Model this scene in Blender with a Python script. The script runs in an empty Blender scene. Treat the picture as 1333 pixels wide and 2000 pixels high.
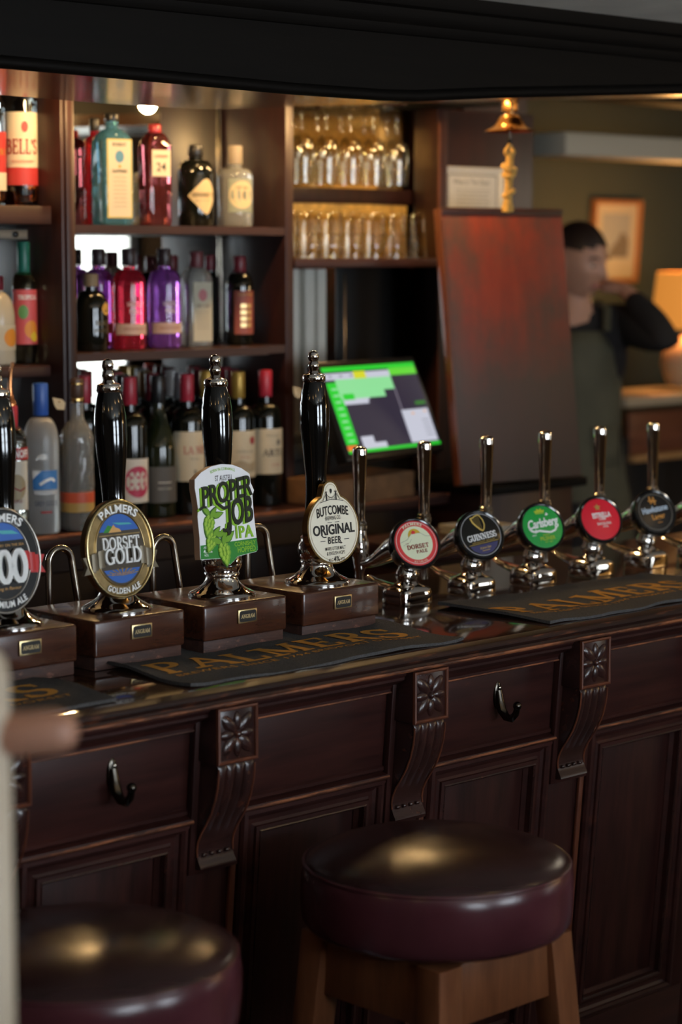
import bpy, bmesh, math, random
from mathutils import Vector, Matrix
random.seed(7)
pi=math.pi
S=bpy.context.scene
COL=S.collection
# ---------------------------------------------------------------- camera
# pub bar: hand pumps, lager taps, back bar shelves, stools (metres; X runs along the bar, Y away behind it)
EXPO=.52; WORLD=.12; AISLE=4.4; SPARK=1.0; WIN1=14.0; WIN2=3.0; WALLL=10; TILL=.85; BULB=40; SHADE=.42; LAMP=8; FARL=4
cam=bpy.data.objects.new('camera',bpy.data.cameras.new('camera')); COL.objects.link(cam)
cam.location=(0,0,1.68)
cam.rotation_euler=(math.radians(90-6.65),0,math.radians(46.1-90))
cam.data.sensor_fit='VERTICAL'; cam.data.sensor_height=36.0; cam.data.lens=4290/2000*36.0
cam.data.clip_start=.05; cam.data.clip_end=60
cam.data.dof.use_dof=True; cam.data.dof.focus_distance=3.52; cam.data.dof.aperture_fstop=3.1
S.camera=cam
# ---------------------------------------------------------------- world, light, exposure
S.view_settings.view_transform='Standard'; S.view_settings.look='None'
S.view_settings.exposure=EXPO; S.view_settings.gamma=1.0; S.view_settings.use_curve_mapping=False
W=bpy.data.worlds.new('world'); S.world=W; W.use_nodes=True
W.node_tree.nodes['Background'].inputs[0].default_value=(.80,.84,1.0,1)
W.node_tree.nodes['Background'].inputs[1].default_value=WORLD
try:
    S.cycles.use_denoising=True; S.cycles.max_bounces=26; S.cycles.transmission_bounces=26; S.cycles.glossy_bounces=8; S.cycles.diffuse_bounces=4; S.cycles.transparent_max_bounces=40
    S.cycles.caustics_refractive=True; S.cycles.sample_clamp_indirect=4.0
except Exception: pass
def lamp(name,loc,e,col,rad=.03,spot=None,aim=None,blend=.6):
    l=bpy.data.lights.new(name,'SPOT' if spot else 'POINT'); l.energy=e; l.color=col; l.shadow_soft_size=rad
    if spot: l.spot_size=math.radians(spot); l.spot_blend=blend
    o=bpy.data.objects.new(name,l); COL.objects.link(o); o.location=loc
    if aim: o.rotation_euler=(Vector(aim)-Vector(loc)).to_track_quat('-Z','Y').to_euler()
    return o
def area(name,loc,aim,sx,sy,e,col):
    l=bpy.data.lights.new(name,'AREA'); l.shape='RECTANGLE'; l.size=sx; l.size_y=sy; l.energy=e; l.color=col
    o=bpy.data.objects.new(name,l); COL.objects.link(o); o.location=loc
    o.rotation_euler=(Vector(aim)-Vector(loc)).to_track_quat('-Z','Y').to_euler()
    return o
WARM=(1,.62,.26); WARMER=(1,.50,.15); DAY=(.90,.94,1.0)
for i,x in enumerate((2.25,2.95,3.6)):           # small warm spots over the serving aisle, behind the beam
    lamp('aisle_spot',(x,3.36,2.28),AISLE,WARM,.025,110,(x+.12,3.66,1.3))
for p in ((.35,1.0,2.08),(1.3,.55,2.09),(2.4,.9,2.09),(3.6,1.2,2.09),(-.6,2.2,2.08),(1.9,-.6,2.09),(4.2,-.4,2.09)): lamp('sparkle_light',p,SPARK,WARM,.022)   # unseen warm points added for glints on the chrome
# ---------------------------------------------------------------- materials
MATS={}
def mat(name,col,rough=.5,metal=0,trans=0,ior=1.45,emit=None,es=0,coat=0,var=0,vs=30,bump=0,bs=200,spec=.5,sub=0,rv=0,thin=False):
    if name in MATS: return MATS[name]
    m=bpy.data.materials.new(name); m.use_nodes=True; MATS[name]=m
    N=m.node_tree.nodes; L=m.node_tree.links; b=N['Principled BSDF']
    c=(*col,1); b.inputs['Base Color'].default_value=c; b.inputs['Roughness'].default_value=rough
    b.inputs['Metallic'].default_value=metal; b.inputs['Transmission Weight'].default_value=trans; b.inputs['IOR'].default_value=ior
    b.inputs['Specular IOR Level'].default_value=spec; b.inputs['Coat Weight'].default_value=coat; b.inputs['Coat Roughness'].default_value=.08
    if emit: b.inputs['Emission Color'].default_value=(*emit,1); b.inputs['Emission Strength'].default_value=es
    if sub: b.inputs['Subsurface Weight'].default_value=sub; b.inputs['Subsurface Radius'].default_value=(.02,.008,.004)
    if var or bump or rv:
        t=N.new('ShaderNodeTexCoord'); n=N.new('ShaderNodeTexNoise'); n.inputs['Scale'].default_value=vs; n.inputs['Detail'].default_value=4
        L.new(t.outputs['Object'],n.inputs['Vector'])
        if var:
            r=N.new('ShaderNodeValToRGB'); L.new(n.outputs['Fac'],r.inputs['Fac'])
            r.color_ramp.elements[0].position=.3; r.color_ramp.elements[1].position=.7
            r.color_ramp.elements[0].color=(*[max(0,k*(1-var)) for k in col],1); r.color_ramp.elements[1].color=(*[min(1,k*(1+var)) for k in col],1)
            L.new(r.outputs['Color'],b.inputs['Base Color'])
        if rv:
            q=N.new('ShaderNodeMapRange'); L.new(n.outputs['Fac'],q.inputs[0]); q.inputs[1].default_value=.3; q.inputs[2].default_value=.7
            q.inputs[3].default_value=max(0,rough-rv); q.inputs[4].default_value=min(1,rough+rv); L.new(q.outputs[0],b.inputs['Roughness'])
        if bump:
            n2=N.new('ShaderNodeTexNoise'); n2.inputs['Scale'].default_value=bs; n2.inputs['Detail'].default_value=3
            L.new(t.outputs['Object'],n2.inputs['Vector'])
            u=N.new('ShaderNodeBump'); u.inputs['Strength'].default_value=bump; u.inputs['Distance'].default_value=.002
            L.new(n2.outputs['Fac'],u.inputs['Height']); L.new(u.outputs['Normal'],b.inputs['Normal'])
    return m
def thin_glass(name,tint):
    """thin-walled glass: mostly see-through, mirror-like towards its edges"""
    m=bpy.data.materials.new(name); m.use_nodes=True; N=m.node_tree.nodes; L=m.node_tree.links; N.remove(N['Principled BSDF'])
    t=N.new('ShaderNodeBsdfTransparent'); t.inputs[0].default_value=(*tint,1); g=N.new('ShaderNodeBsdfGlossy'); g.inputs['Roughness'].default_value=.02
    lw=N.new('ShaderNodeLayerWeight'); pw=N.new('ShaderNodeMath'); pw.operation='POWER'; pw.inputs[1].default_value=3.0; L.new(lw.outputs['Facing'],pw.inputs[0]); fr=N.new('ShaderNodeMath'); fr.operation='MULTIPLY_ADD'; fr.inputs[1].default_value=.65; fr.inputs[2].default_value=.045; L.new(pw.outputs[0],fr.inputs[0]); x=N.new('ShaderNodeMixShader')
    L.new(fr.outputs[0],x.inputs[0]); L.new(t.outputs[0],x.inputs[1]); L.new(g.outputs[0],x.inputs[2]); L.new(x.outputs[0],N['Material Output'].inputs[0]); return m
def wood(name,c1,c2,rough=.35,scale=(3,40,40),wear=None,wa=.62,ws=(14,60,60),coat=.0,bump=.15,axis=None,spec=.5,wr=.05):
    """grain = stretched noise; wear = patches rubbed through to a paler wood"""
    if name in MATS: return MATS[name]
    m=bpy.data.materials.new(name); m.use_nodes=True; MATS[name]=m
    N=m.node_tree.nodes; L=m.node_tree.links; b=N['Principled BSDF']
    b.inputs['Roughness'].default_value=rough; b.inputs['Coat Weight'].default_value=coat; b.inputs['Coat Roughness'].default_value=.06; b.inputs['Specular IOR Level'].default_value=spec
    t=N.new('ShaderNodeTexCoord'); mp=N.new('ShaderNodeMapping'); mp.inputs['Scale'].default_value=scale; L.new(t.outputs['Object'],mp.inputs['Vector'])
    n=N.new('ShaderNodeTexNoise'); n.inputs['Scale'].default_value=1; n.inputs['Detail'].default_value=6; n.inputs['Roughness'].default_value=.65; L.new(mp.outputs[0],n.inputs['Vector'])
    r=N.new('ShaderNodeValToRGB'); r.color_ramp.elements[0].position=.28; r.color_ramp.elements[1].position=.74
    r.color_ramp.elements[0].color=(*c1,1); r.color_ramp.elements[1].color=(*c2,1); L.new(n.outputs['Fac'],r.inputs['Fac'])
    out=r.outputs['Color']
    if wear:
        mp2=N.new('ShaderNodeMapping'); mp2.inputs['Scale'].default_value=ws; L.new(t.outputs['Object'],mp2.inputs['Vector'])
        n2=N.new('ShaderNodeTexNoise'); n2.inputs['Scale'].default_value=1; n2.inputs['Detail'].default_value=5; n2.inputs['Roughness'].default_value=.7; L.new(mp2.outputs[0],n2.inputs['Vector'])
        q=N.new('ShaderNodeMapRange'); q.inputs[1].default_value=wa-wr; q.inputs[2].default_value=wa+wr; L.new(n2.outputs['Fac'],q.inputs[0])
        x=N.new('ShaderNodeMix'); x.data_type='RGBA'; L.new(q.outputs[0],x.inputs[0]); L.new(out,x.inputs[6]); x.inputs[7].default_value=(*wear,1); out=x.outputs[2]
    L.new(out,b.inputs['Base Color'])
    u=N.new('ShaderNodeBump'); u.inputs['Strength'].default_value=bump; u.inputs['Distance'].default_value=.002; L.new(n.outputs['Fac'],u.inputs['Height']); L.new(u.outputs['Normal'],b.inputs['Normal'])
    return m
# ---------------------------------------------------------------- mesh helpers
class B:
    def __init__(s): s.b=bmesh.new()
    def box(s,c,d,bev=0,seg=2,M=None):
        x,y,z=c; a,e,f=d[0]/2,d[1]/2,d[2]/2
        g=bmesh.ops.create_cube(s.b,size=1); vs=g['verts']
        for v in vs: v.co=Vector((x+v.co.x*d[0],y+v.co.y*d[1],z+v.co.z*d[2]))
        if bev:
            es=list({e for v in vs for e in v.link_edges})
            r=bmesh.ops.bevel(s.b,geom=es,offset=bev,segments=seg,profile=.5,affect='EDGES')
            vs=list({v for f in r['faces'] for v in f.verts}|{v for v in vs if v.is_valid})
        if M:
            for v in vs: v.co=M@v.co
        return s
    def grid(s,rows,closeu=False,closev=False,cap0=False,cap1=False):
        V=[[s.b.verts.new(p) for p in r] for r in rows]
        n=len(V); m=len(V[0])
        for i in range(n if closev else n-1):
            A=V[i]; C=V[(i+1)%n]
            for j in range(m if closeu else m-1):
                k=(j+1)%m
                q=[A[j],A[k],C[k],C[j]]
                try: s.b.faces.new(q)
                except ValueError: pass
        if cap0: s.b.faces.new(V[0][::-1])
        if cap1: s.b.faces.new(V[-1])
        return s
    def lathe(s,prof,seg=32,M=None,fn=None,cap=True):
        rows=[]
        for r,z in prof:
            row=[]
            for k in range(seg):
                a=2*pi*k/seg; q=r*(fn(a,z) if fn else 1)
                p=Vector((q*math.cos(a),q*math.sin(a),z)); row.append(M@p if M else p)
            rows.append(row)
        s.grid(rows,closeu=True,cap0=cap,cap1=cap); return s
    def tube(s,path,rad,seg=12,flat=1.0,cap=True):
        path=[Vector(p) for p in path]; n=len(path)
        R=rad if isinstance(rad,(list,tuple)) else [rad]*n
        rows=[]; up=None
        for i,p in enumerate(path):
            d=(path[min(i+1,n-1)]-path[max(i-1,0)]).normalized()
            if up is None:
                up=Vector((0,0,1)) if abs(d.z)<.9 else Vector((0,1,0))
            a=d.cross(up).normalized(); c=a.cross(d).normalized(); up=c
            rows.append([p+a*R[i]*math.cos(2*pi*k/seg)+c*R[i]*flat*math.sin(2*pi*k/seg) for k in range(seg)])
        s.grid(rows,closeu=True,cap0=cap,cap1=cap); return s
    def prism(s,pts,d0,d1,fn):
        """2-D outline, fn(x,y,depth)->Vector, from depth d0 (back) to d1 (front)"""
        A=[s.b.verts.new(fn(x,y,d0)) for x,y in pts]; C=[s.b.verts.new(fn(x,y,d1)) for x,y in pts]
        n=len(pts)
        for i in range(n): s.b.faces.new((A[i],A[(i+1)%n],C[(i+1)%n],C[i]))
        s.b.faces.new(A[::-1]); s.b.faces.new(C); return s
    def face(s,pts,fn=None):
        s.b.faces.new([s.b.verts.new(fn(*p) if fn else p) for p in pts]); return s
    def extrude_x(s,prof,x0,x1,shear=None):
        rows=[]
        for x in (x0,x1):
            rows.append([shear(x,y,z) if shear else Vector((x,y,z)) for y,z in prof])
        s.grid(rows,closeu=True,cap0=True,cap1=True); return s
    def sphere(s,c,r,M=None,u=16,v=10):
        rr=r if isinstance(r,(tuple,list)) else (r,r,r)
        g=bmesh.ops.create_uvsphere(s.b,u_segments=u,v_segments=v,radius=1)
        for w in g['verts']:
            p=Vector((w.co.x*rr[0],w.co.y*rr[1],w.co.z*rr[2]))
            if M: p=M@p
            w.co=p+Vector(c)
        return s
    def put(s,tm,fn):
        V,F=tm; vs=[s.b.verts.new(fn(x,y)) for x,y in V]
        for f in F:
            try: s.b.faces.new([vs[i] for i in f])
            except ValueError: pass
        return s
def mk(name,b,m,parent=None,smooth=True,ang=38,label=None,kind=None,tri=False):
    bmesh.ops.recalc_face_normals(b.b,faces=b.b.faces[:])
    if tri: bmesh.ops.triangulate(b.b,faces=b.b.faces[:])
    me=bpy.data.meshes.new(name); b.b.to_mesh(me); b.b.free()
    me.materials.append(m)
    if smooth:
        me.shade_smooth(); me.set_sharp_from_angle(angle=math.radians(ang))
    o=bpy.data.objects.new(name,me); COL.objects.link(o)
    if parent: o.parent=parent
    if label: o['label']=label
    if kind: o['kind']=kind
    return o
def flatmk(name,b,m,parent,label=None):
    """flat print: keep face winding as given (no closed volume)"""
    me=bpy.data.meshes.new(name); b.b.to_mesh(me); b.b.free(); me.materials.append(m)
    o=bpy.data.objects.new(name,me); COL.objects.link(o); o.parent=parent
    if label: o['label']=label
    return o
def thing(name,label,cat,loc=(0,0,0),rz=0,group=None):
    o=bpy.data.objects.new(name,None); COL.objects.link(o); o.empty_display_size=.05
    o.location=loc; o.rotation_euler=(0,0,rz); o['label']=label; o['category']=cat
    if group: o['group']=group
    return o
def tag(o,label,cat,group=None):
    o['label']=label; o['category']=cat
    if group: o['group']=group
    return o
def dup(root,loc,rz=None,label=None,group=None):
    r=root.copy(); COL.objects.link(r); r.location=loc
    if rz is not None: r.rotation_euler=(0,0,rz)
    if label: r['label']=label
    if group: r['group']=group
    for ch in list(root.children):
        c=ch.copy(); COL.objects.link(c); c.parent=r
        for g in ch.children:
            d=g.copy(); COL.objects.link(d); d.parent=c
    return r
def struct(o): o['kind']='structure'; return o
# ---------------------------------------------------------------- lettering
_tc={}
def _raw(s,bold,spc):
    k=(s,bold,spc)
    if k in _tc: return _tc[k]
    c=bpy.data.curves.new('t','FONT'); c.body=s; c.size=1; c.offset=bold; c.space_character=spc; c.resolution_u=3
    o=bpy.data.objects.new('t',c); COL.objects.link(o)
    dg=bpy.context.evaluated_depsgraph_get(); me=bpy.data.meshes.new_from_object(o.evaluated_get(dg))
    V=[(v.co.x,v.co.y) for v in me.vertices]; F=[tuple(p.vertices) for p in me.polygons]
    bpy.data.objects.remove(o); bpy.data.curves.remove(c); bpy.data.meshes.remove(me)
    _tc[k]=(V,F); return V,F
_H=None
def T(s,h,w=None,bold=0,spc=1,shear=0,sub=0):
    """sans lettering, cap height h, centred on x, baseline y=0"""
    global _H
    if _H is None: _H=max(y for _,y in _raw('H',0,1)[0])
    V,F=_raw(s,bold,spc); k=h/_H
    x0=min(x for x,_ in V); x1=max(x for x,_ in V); c=(x0+x1)/2; kx=k if not w else w/(x1-x0)
    V=[((x-c)*kx+shear*y*k,y*k) for x,y in V]
    return _sub(V,F,sub)
def _sub(V,F,sub):
    if not sub: return V,F
    b=bmesh.new(); vs=[b.verts.new((x,y,0)) for x,y in V]
    for f in F:
        try: b.faces.new([vs[i] for i in f])
        except ValueError: pass
    bmesh.ops.triangulate(b,faces=b.faces[:])
    for _ in range(sub):
        es=[e for e in b.edges if abs(e.verts[0].co.x-e.verts[1].co.x)>.0035]
        if es: bmesh.ops.subdivide_edges(b,edges=es,cuts=1); bmesh.ops.triangulate(b,faces=[f for f in b.faces if len(f.verts)>3])
    b.verts.index_update()
    V=[(v.co.x,v.co.y) for v in b.verts]; F=[tuple(v.index for v in f.verts) for f in b.faces]; b.free(); return V,F
def arc(cx,cy,rx,ry,a0,a1,n=12): return [(cx+rx*math.cos(math.radians(a0+(a1-a0)*i/n)),cy+ry*math.sin(math.radians(a0+(a1-a0)*i/n))) for i in range(n+1)]
# engraved serif capitals: strokes that are thick when upright and thin when level; (x,y) serif feet
G={'A':(.95,[('t',[(.1,0),(.47,1)]),('k',[(.45,1),(.85,0)]),('t',[(.25,.34),(.7,.34)])],[(.1,0),(.85,0)]),
'B':(.82,[('n',[(.22,0),(.22,1)]),('n',[(.1,1),(.42,1)]+arc(.42,.77,.24,.23,90,-90,8)+[(.22,.54)]),('n',[(.42,.54)]+arc(.46,.27,.27,.27,90,-90,8)+[(.1,0)])],[]),
'C':(.85,[('n',arc(.48,.5,.38,.5,40,320,18)),('t',[(.78,.72),(.78,1)])],[]),
'D':(.95,[('n',[(.22,0),(.22,1)]),('n',[(.08,1),(.42,1)]+arc(.42,.5,.42,.5,90,-90,12)+[(.08,0)])],[]),
'E':(.78,[('n',[(.22,0),(.22,1)]),('n',[(.08,1),(.68,1)]),('n',[(.22,.52),(.55,.52)]),('n',[(.08,0),(.7,0)]),('t',[(.67,1),(.67,.78)]),('t',[(.7,0),(.7,.24)]),('t',[(.55,.4),(.55,.64)])],[]),
'G':(.95,[('n',arc(.5,.5,.4,.5,45,300,18)),('n',[(.8,.02),(.8,.42)]),('n',[(.62,.42),(.95,.42)]),('t',[(.8,.75),(.8,1)])],[]),
'I':(.42,[('n',[(.21,0),(.21,1)])],[(.21,0),(.21,1)]),
'L':(.74,[('n',[(.22,0),(.22,1)]),('n',[(.08,0),(.68,0)]),('t',[(.67,0),(.67,.26)])],[(.22,1)]),
'M':(1.1,[('t',[(.15,0),(.17,1)]),('k',[(.17,1),(.52,.05)]),('t',[(.52,.05),(.88,1)]),('n',[(.9,0),(.9,1)])],[(.15,0),(.9,0),(.12,1),(.93,1)]),
'N':(.98,[('t',[(.18,0),(.18,1)]),('k',[(.18,1),(.78,0)]),('t',[(.78,0),(.78,1)])],[(.18,0),(.78,1),(.12,1)]),
'O':(.98,[('n',arc(.49,.5,.39,.5,0,360,24))],[]),
'P':(.78,[('n',[(.22,0),(.22,1)]),('n',[(.08,1),(.42,1)]+arc(.42,.74,.26,.26,90,-90,8)+[(.22,.48)])],[(.22,0)]),
'R':(.88,[('n',[(.22,0),(.22,1)]),('n',[(.08,1),(.42,1)]+arc(.42,.75,.25,.25,90,-90,8)+[(.22,.5)]),('k',[(.42,.5),(.78,0)])],[(.22,0),(.78,0)]),
'S':(.7,[('n',arc(.35,.745,.25,.255,35,270,12)+arc(.35,.245,.27,.245,90,-145,12)),('t',[(.58,.74),(.58,1)]),('t',[(.1,0),(.1,.27)])],[]),
'T':(.86,[('n',[(.43,0),(.43,1)]),('n',[(.06,1),(.8,1)]),('t',[(.07,1),(.07,.76)]),('t',[(.79,1),(.79,.76)])],[(.43,0)]),
'U':(.95,[('n',[(.2,1),(.2,.35)]+arc(.48,.35,.28,.35,180,360,10)+[(.76,1)])],[(.2,1),(.76,1)]),
"'":(.3,[('n',[(.15,1),(.15,.72)])],[]),
'H':(.98,[('n',[(.2,0),(.2,1)]),('n',[(.78,0),(.78,1)]),('n',[(.2,.5),(.78,.5)])],[(.2,0),(.2,1),(.78,0),(.78,1)]),
'Y':(.9,[('k',[(.1,1),(.45,.5)]),('t',[(.8,1),(.45,.5)]),('n',[(.45,.5),(.45,0)])],[(.45,0),(.1,1),(.8,1)]),
'2':(.7,[('n',arc(.34,.72,.26,.28,160,-30,10)+[(.08,0)]),('n',[(.06,.03),(.64,.03)])],[]),
'0':(.72,[('n',arc(.36,.5,.27,.5,0,360,24))],[]),' ':(.4,[],[])}
def ST(s,h,w=None,tk=.2,tn=.085,spc=.02,sub=1):
    V=[];F=[];x=0
    def quad(p,q,wd):
        d=Vector((q[0]-p[0],q[1]-p[1])); l=d.length
        if l<1e-6: return
        n=Vector((-d.y,d.x))/l*wd/2; e=d/l*min(wd*.12,.02)
        i=len(V)
        for a in ((p[0]+n.x-e.x,p[1]+n.y-e.y),(p[0]-n.x-e.x,p[1]-n.y-e.y),(q[0]-n.x+e.x,q[1]-n.y+e.y),(q[0]+n.x+e.x,q[1]+n.y+e.y)): V.append(a)
        F.append((i,i+1,i+2,i+3))
    for ch in s:
        g=G.get(ch)
        if not g: x+=.5; continue
        for kd,pts in g[1]:
            for p,q in zip(pts,pts[1:]):
                dx,dy=q[0]-p[0],q[1]-p[1]; l=math.hypot(dx,dy)+1e-9
                wd=tn if kd=='t' else tk if kd=='k' else tn+(tk-tn)*abs(dy)/l
                quad((x+p[0],p[1]*(1-tn)+tn/2),(x+q[0],q[1]*(1-tn)+tn/2),wd)
        for a,c in g[2]:
            c=c*(1-tn)+tn/2; quad((x+a-.17,c),(x+a+.17,c),tn)
        x+=g[0]+spc
    x0=min(v[0] for v in V); x1=max(v[0] for v in V); kx=w/(x1-x0) if w else h
    V=[((a-(x0+x1)/2)*kx,c*h) for a,c in V]
    return _sub(V,F,sub)
def bend(tm,R,up=True):
    """lay lettering along an arc of radius R: reading over the top, or along the bottom"""
    V,F=tm
    if up: return [((R+y)*math.sin(x/R),(R+y)*math.cos(x/R)) for x,y in V],F
    return [((R-y)*math.sin(x/R),-(R-y)*math.cos(x/R)) for x,y in V],F
def ell(rx,ry,n=40,cx=0,cy=0): return [(cx+rx*math.cos(2*pi*i/n),cy+ry*math.sin(2*pi*i/n)) for i in range(n)]
def rrect(w,h,r,n=4,cx=0,cy=0):
    P=[]
    for sx,sy,a in ((1,1,0),(-1,1,90),(-1,-1,180),(1,-1,270)):
        for i in range(n+1):
            t=math.radians(a+90*i/n); P.append((cx+sx*(w/2-r)+r*math.cos(t),cy+sy*(h/2-r)+r*math.sin(t)))
    return P
def stroke(pts,w):
    V=[];F=[]
    for p,q in zip(pts,pts[1:]):
        d=Vector((q[0]-p[0],q[1]-p[1])); l=d.length or 1e-9; n=Vector((-d.y,d.x))/l*w/2; i=len(V)
        V+=[(p[0]+n.x,p[1]+n.y),(p[0]-n.x,p[1]-n.y),(q[0]-n.x,q[1]-n.y),(q[0]+n.x,q[1]+n.y)]; F.append((i,i+1,i+2,i+3))
    return V,F
def poly(pts): return list(pts),[tuple(range(len(pts)))]
def off(tm,dx,dy): return [(x+dx,y+dy) for x,y in tm[0]],tm[1]
def rot(tm,a):
    c,s_=math.cos(a),math.sin(a); return [(x*c-y*s_,x*s_+y*c) for x,y in tm[0]],tm[1]
def grp(*tms):
    V=[];F=[]
    for v,f in tms:
        i=len(V); V+=v; F+=[tuple(k+i for k in q) for q in f]
    return V,F
# ---------------------------------------------------------------- palette
MAHOG=wood('mahogany',(.015,.0048,.0044),(.048,.0140,.0112),.42,(4,50,50),bump=.12,wear=(.070,.020,.012),wa=.68,ws=(9,25,25),spec=.25)
MAHV=wood('mahogany_upright',(.014,.0046,.0042),(.044,.0130,.0104),.42,(60,60,4),bump=.12,wear=(.065,.019,.011),wa=.70,ws=(25,25,9),spec=.25)
CARVE=wood('carved_mahogany',(.015,.0065,.006),(.042,.015,.0125),.26,(30,30,30),bump=.1,wear=(.075,.022,.012),wa=.66,ws=(40,40,40),spec=.6)
WORN=wood('worn_edge_wood',(.030,.009,.006),(.085,.025,.012),.48,(8,60,60),bump=.25,wear=(.27,.088,.034),wa=.52,ws=(9,70,70))
WORNV=wood('worn_arris_wood',(.05,.014,.008),(.15,.042,.018),.4,(60,60,10),bump=.2)
TOPW=wood('varnished_counter',(.014,.0065,.0045),(.040,.017,.010),.10,(3,30,30),bump=.08,coat=.5,wear=(.05,.026,.015),wa=.66,ws=(5,30,30))
NOSEW=wood('nosing_wood',(.011,.0055,.0045),(.030,.011,.008),.42,(6,70,70),bump=.3,spec=.3,wear=(.13,.040,.018),wa=.62,ws=(10,80,80))
BLOCKW=wood('pump_block_wood',(.030,.0095,.0055),(.080,.026,.0125),.27,(7,60,60),bump=.06,coat=.22)
PLINTHW=wood('pump_plinth_wood',(.022,.009,.007),(.075,.028,.018),.6,(20,90,90),bump=.7,wear=(.17,.07,.045),wa=.62,ws=(60,90,90))
DARKW=wood('dark_cupboard_wood',(.008,.0035,.003),(.020,.0075,.006),.45,(40,40,4),bump=.08,spec=.3)
BACKW=wood('back_bar_wood',(.014,.0042,.0035),(.033,.0085,.0062),.42,(40,40,4),bump=.08)
SHELFW=wood('shelf_wood',(.018,.0065,.0052),(.045,.015,.0115),.40,(4,40,40),bump=.08)
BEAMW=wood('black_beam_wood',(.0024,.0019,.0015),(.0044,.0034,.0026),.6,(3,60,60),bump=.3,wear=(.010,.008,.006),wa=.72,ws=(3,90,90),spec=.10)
SOFFW=wood('varnished_soffit',(.022,.010,.006),(.06,.030,.018),.24,(3,40,40),bump=.06,coat=.2)
STOOLW=wood('stool_wood',(.12,.040,.016),(.26,.098,.042),.36,(30,30,4),bump=.1)
CHROME=mat('chrome',(.84,.81,.78),.025,1)
STEEL=mat('brushed_steel',(.46,.41,.34),.2,1)
BRASS=mat('brass',(.62,.42,.17),.2,1)
ABRASS=mat('aged_brass',(.34,.245,.115),.3,1,var=.25,vs=60,bump=.1,bs=300)
BLACKG=mat('black_gloss',(.004,.0035,.003),.055,coat=.6)
BLACKP=mat('black_plastic',(.006,.006,.006),.28)
BLACKM=mat('matt_black',(.006,.006,.0065),.6)
WHITE=mat('white_print',(.84,.84,.82),.45)
CREAM=mat('cream_print',(.60,.555,.43),.45)
INK=mat('ink_print',(.012,.011,.010),.5)
GOLDP=mat('gold_print',(.46,.27,.06),.45)
REDP=mat('red_print',(.45,.016,.018),.42)
BLUEP=mat('blue_print',(.02,.11,.42),.42)
TEALP=mat('teal_print',(.06,.38,.40),.42)
GREENP=mat('green_print',(.02,.22,.025),.42)
LIME=mat('lime_print',(.25,.50,.02),.42)
DKGREEN=mat('dark_green_print',(.012,.07,.015),.42)
SAND=mat('sand_print',(.62,.33,.10),.45)
def mold_loops(x0,x1,z0,z1,prof,yf):
    """mitred frame: loops of four corners, each inset and raised by the profile"""
    rows=[]
    for i,h in prof: rows.append([yf(x0+i,h,z0+i),yf(x1-i,h,z0+i),yf(x1-i,h,z1-i),yf(x0+i,h,z1-i)])
    return rows
RAKE=.085
def rk(x,y,z): return Vector((x,2.366+y+RAKE*(1.0-z),z))
# ---------------------------------------------------------------- bar front
bar=thing('panelled_bar','dark mahogany panelled bar front with carved brackets and moulded panels','bar',(0,0,0))
XC=[1.624+.398*i for i in range(-2,7)]
for i in range(len(XC)-1):
    a,c=XC[i],XC[i+1]
    # frieze board
    b=B(); b.box((0,0,0),(c-a-.002,.03,.128),.002)
    for v in b.b.verts: v.co=rk(v.co.x+(a+c)/2,v.co.y+.015,v.co.z+.945)
    mk('frieze_board',b,MAHOG,bar)
    # rail moulding below it
    b=B(); b.extrude_x([(.0,.892),(-.004,.889),(-.004,.884),(-.001,.881),(-.013,.878),(-.015,.872),(-.010,.868),(-.010,.864),(.0,.860),(.03,.860),(.03,.892)],a+.041,c-.041,rk); mk('rail_moulding',b,MAHOG,bar,ang=25)
    b=B(); b.extrude_x([(-.0145,.8765),(-.0165,.874),(-.0145,.8715),(-.012,.874)],a+.042,c-.042,rk); mk('worn_moulding_edge',b,WORN,bar,ang=25,label='rubbed orange-brown edge')
    # recessed panel and its bolection frame
    x0,x1,z0,z1=a+.057,c-.045,.335,.872
    b=B(); b.box((0,0,0),(x1-x0-.06,.012,z1-z0-.06),.001)
    for v in b.b.verts: v.co=rk(v.co.x+(x0+x1)/2,v.co.y+.018,v.co.z+(z0+z1)/2)
    mk('panel',b,MAHV,bar)
    b=B(); b.grid(mold_loops(x0,x1,z0,z1,[(0,.012),(0,-.006),(.003,-.011),(.009,-.012),(.013,-.008),(.014,-.004),(.019,-.001),(.026,-.0005),(.030,-.003),(.031,-.007),(.036,-.008),(.040,-.005),(.041,.004),(.047,.010),(.048,.016)],rk),closeu=True); mk('panel_moulding',b,MAHOG,bar,ang=20)
    b=B(); b.grid(mold_loops(x0,x1,z0,z1,[(.0365,-.0078),(.0385,-.0092),(.0405,-.0066)],rk),closeu=True); mk('worn_panel_bead',b,CARVE,bar,ang=20,label='rubbed reddish bead')
    b=B(); b.box((0,0,0),(c-a-.001,.03,.22),.002)
    for v in b.b.verts: v.co=rk(v.co.x+(a+c)/2,v.co.y+.015,v.co.z+.22)
    mk('lower_rail',b,MAHOG,bar)
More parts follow.
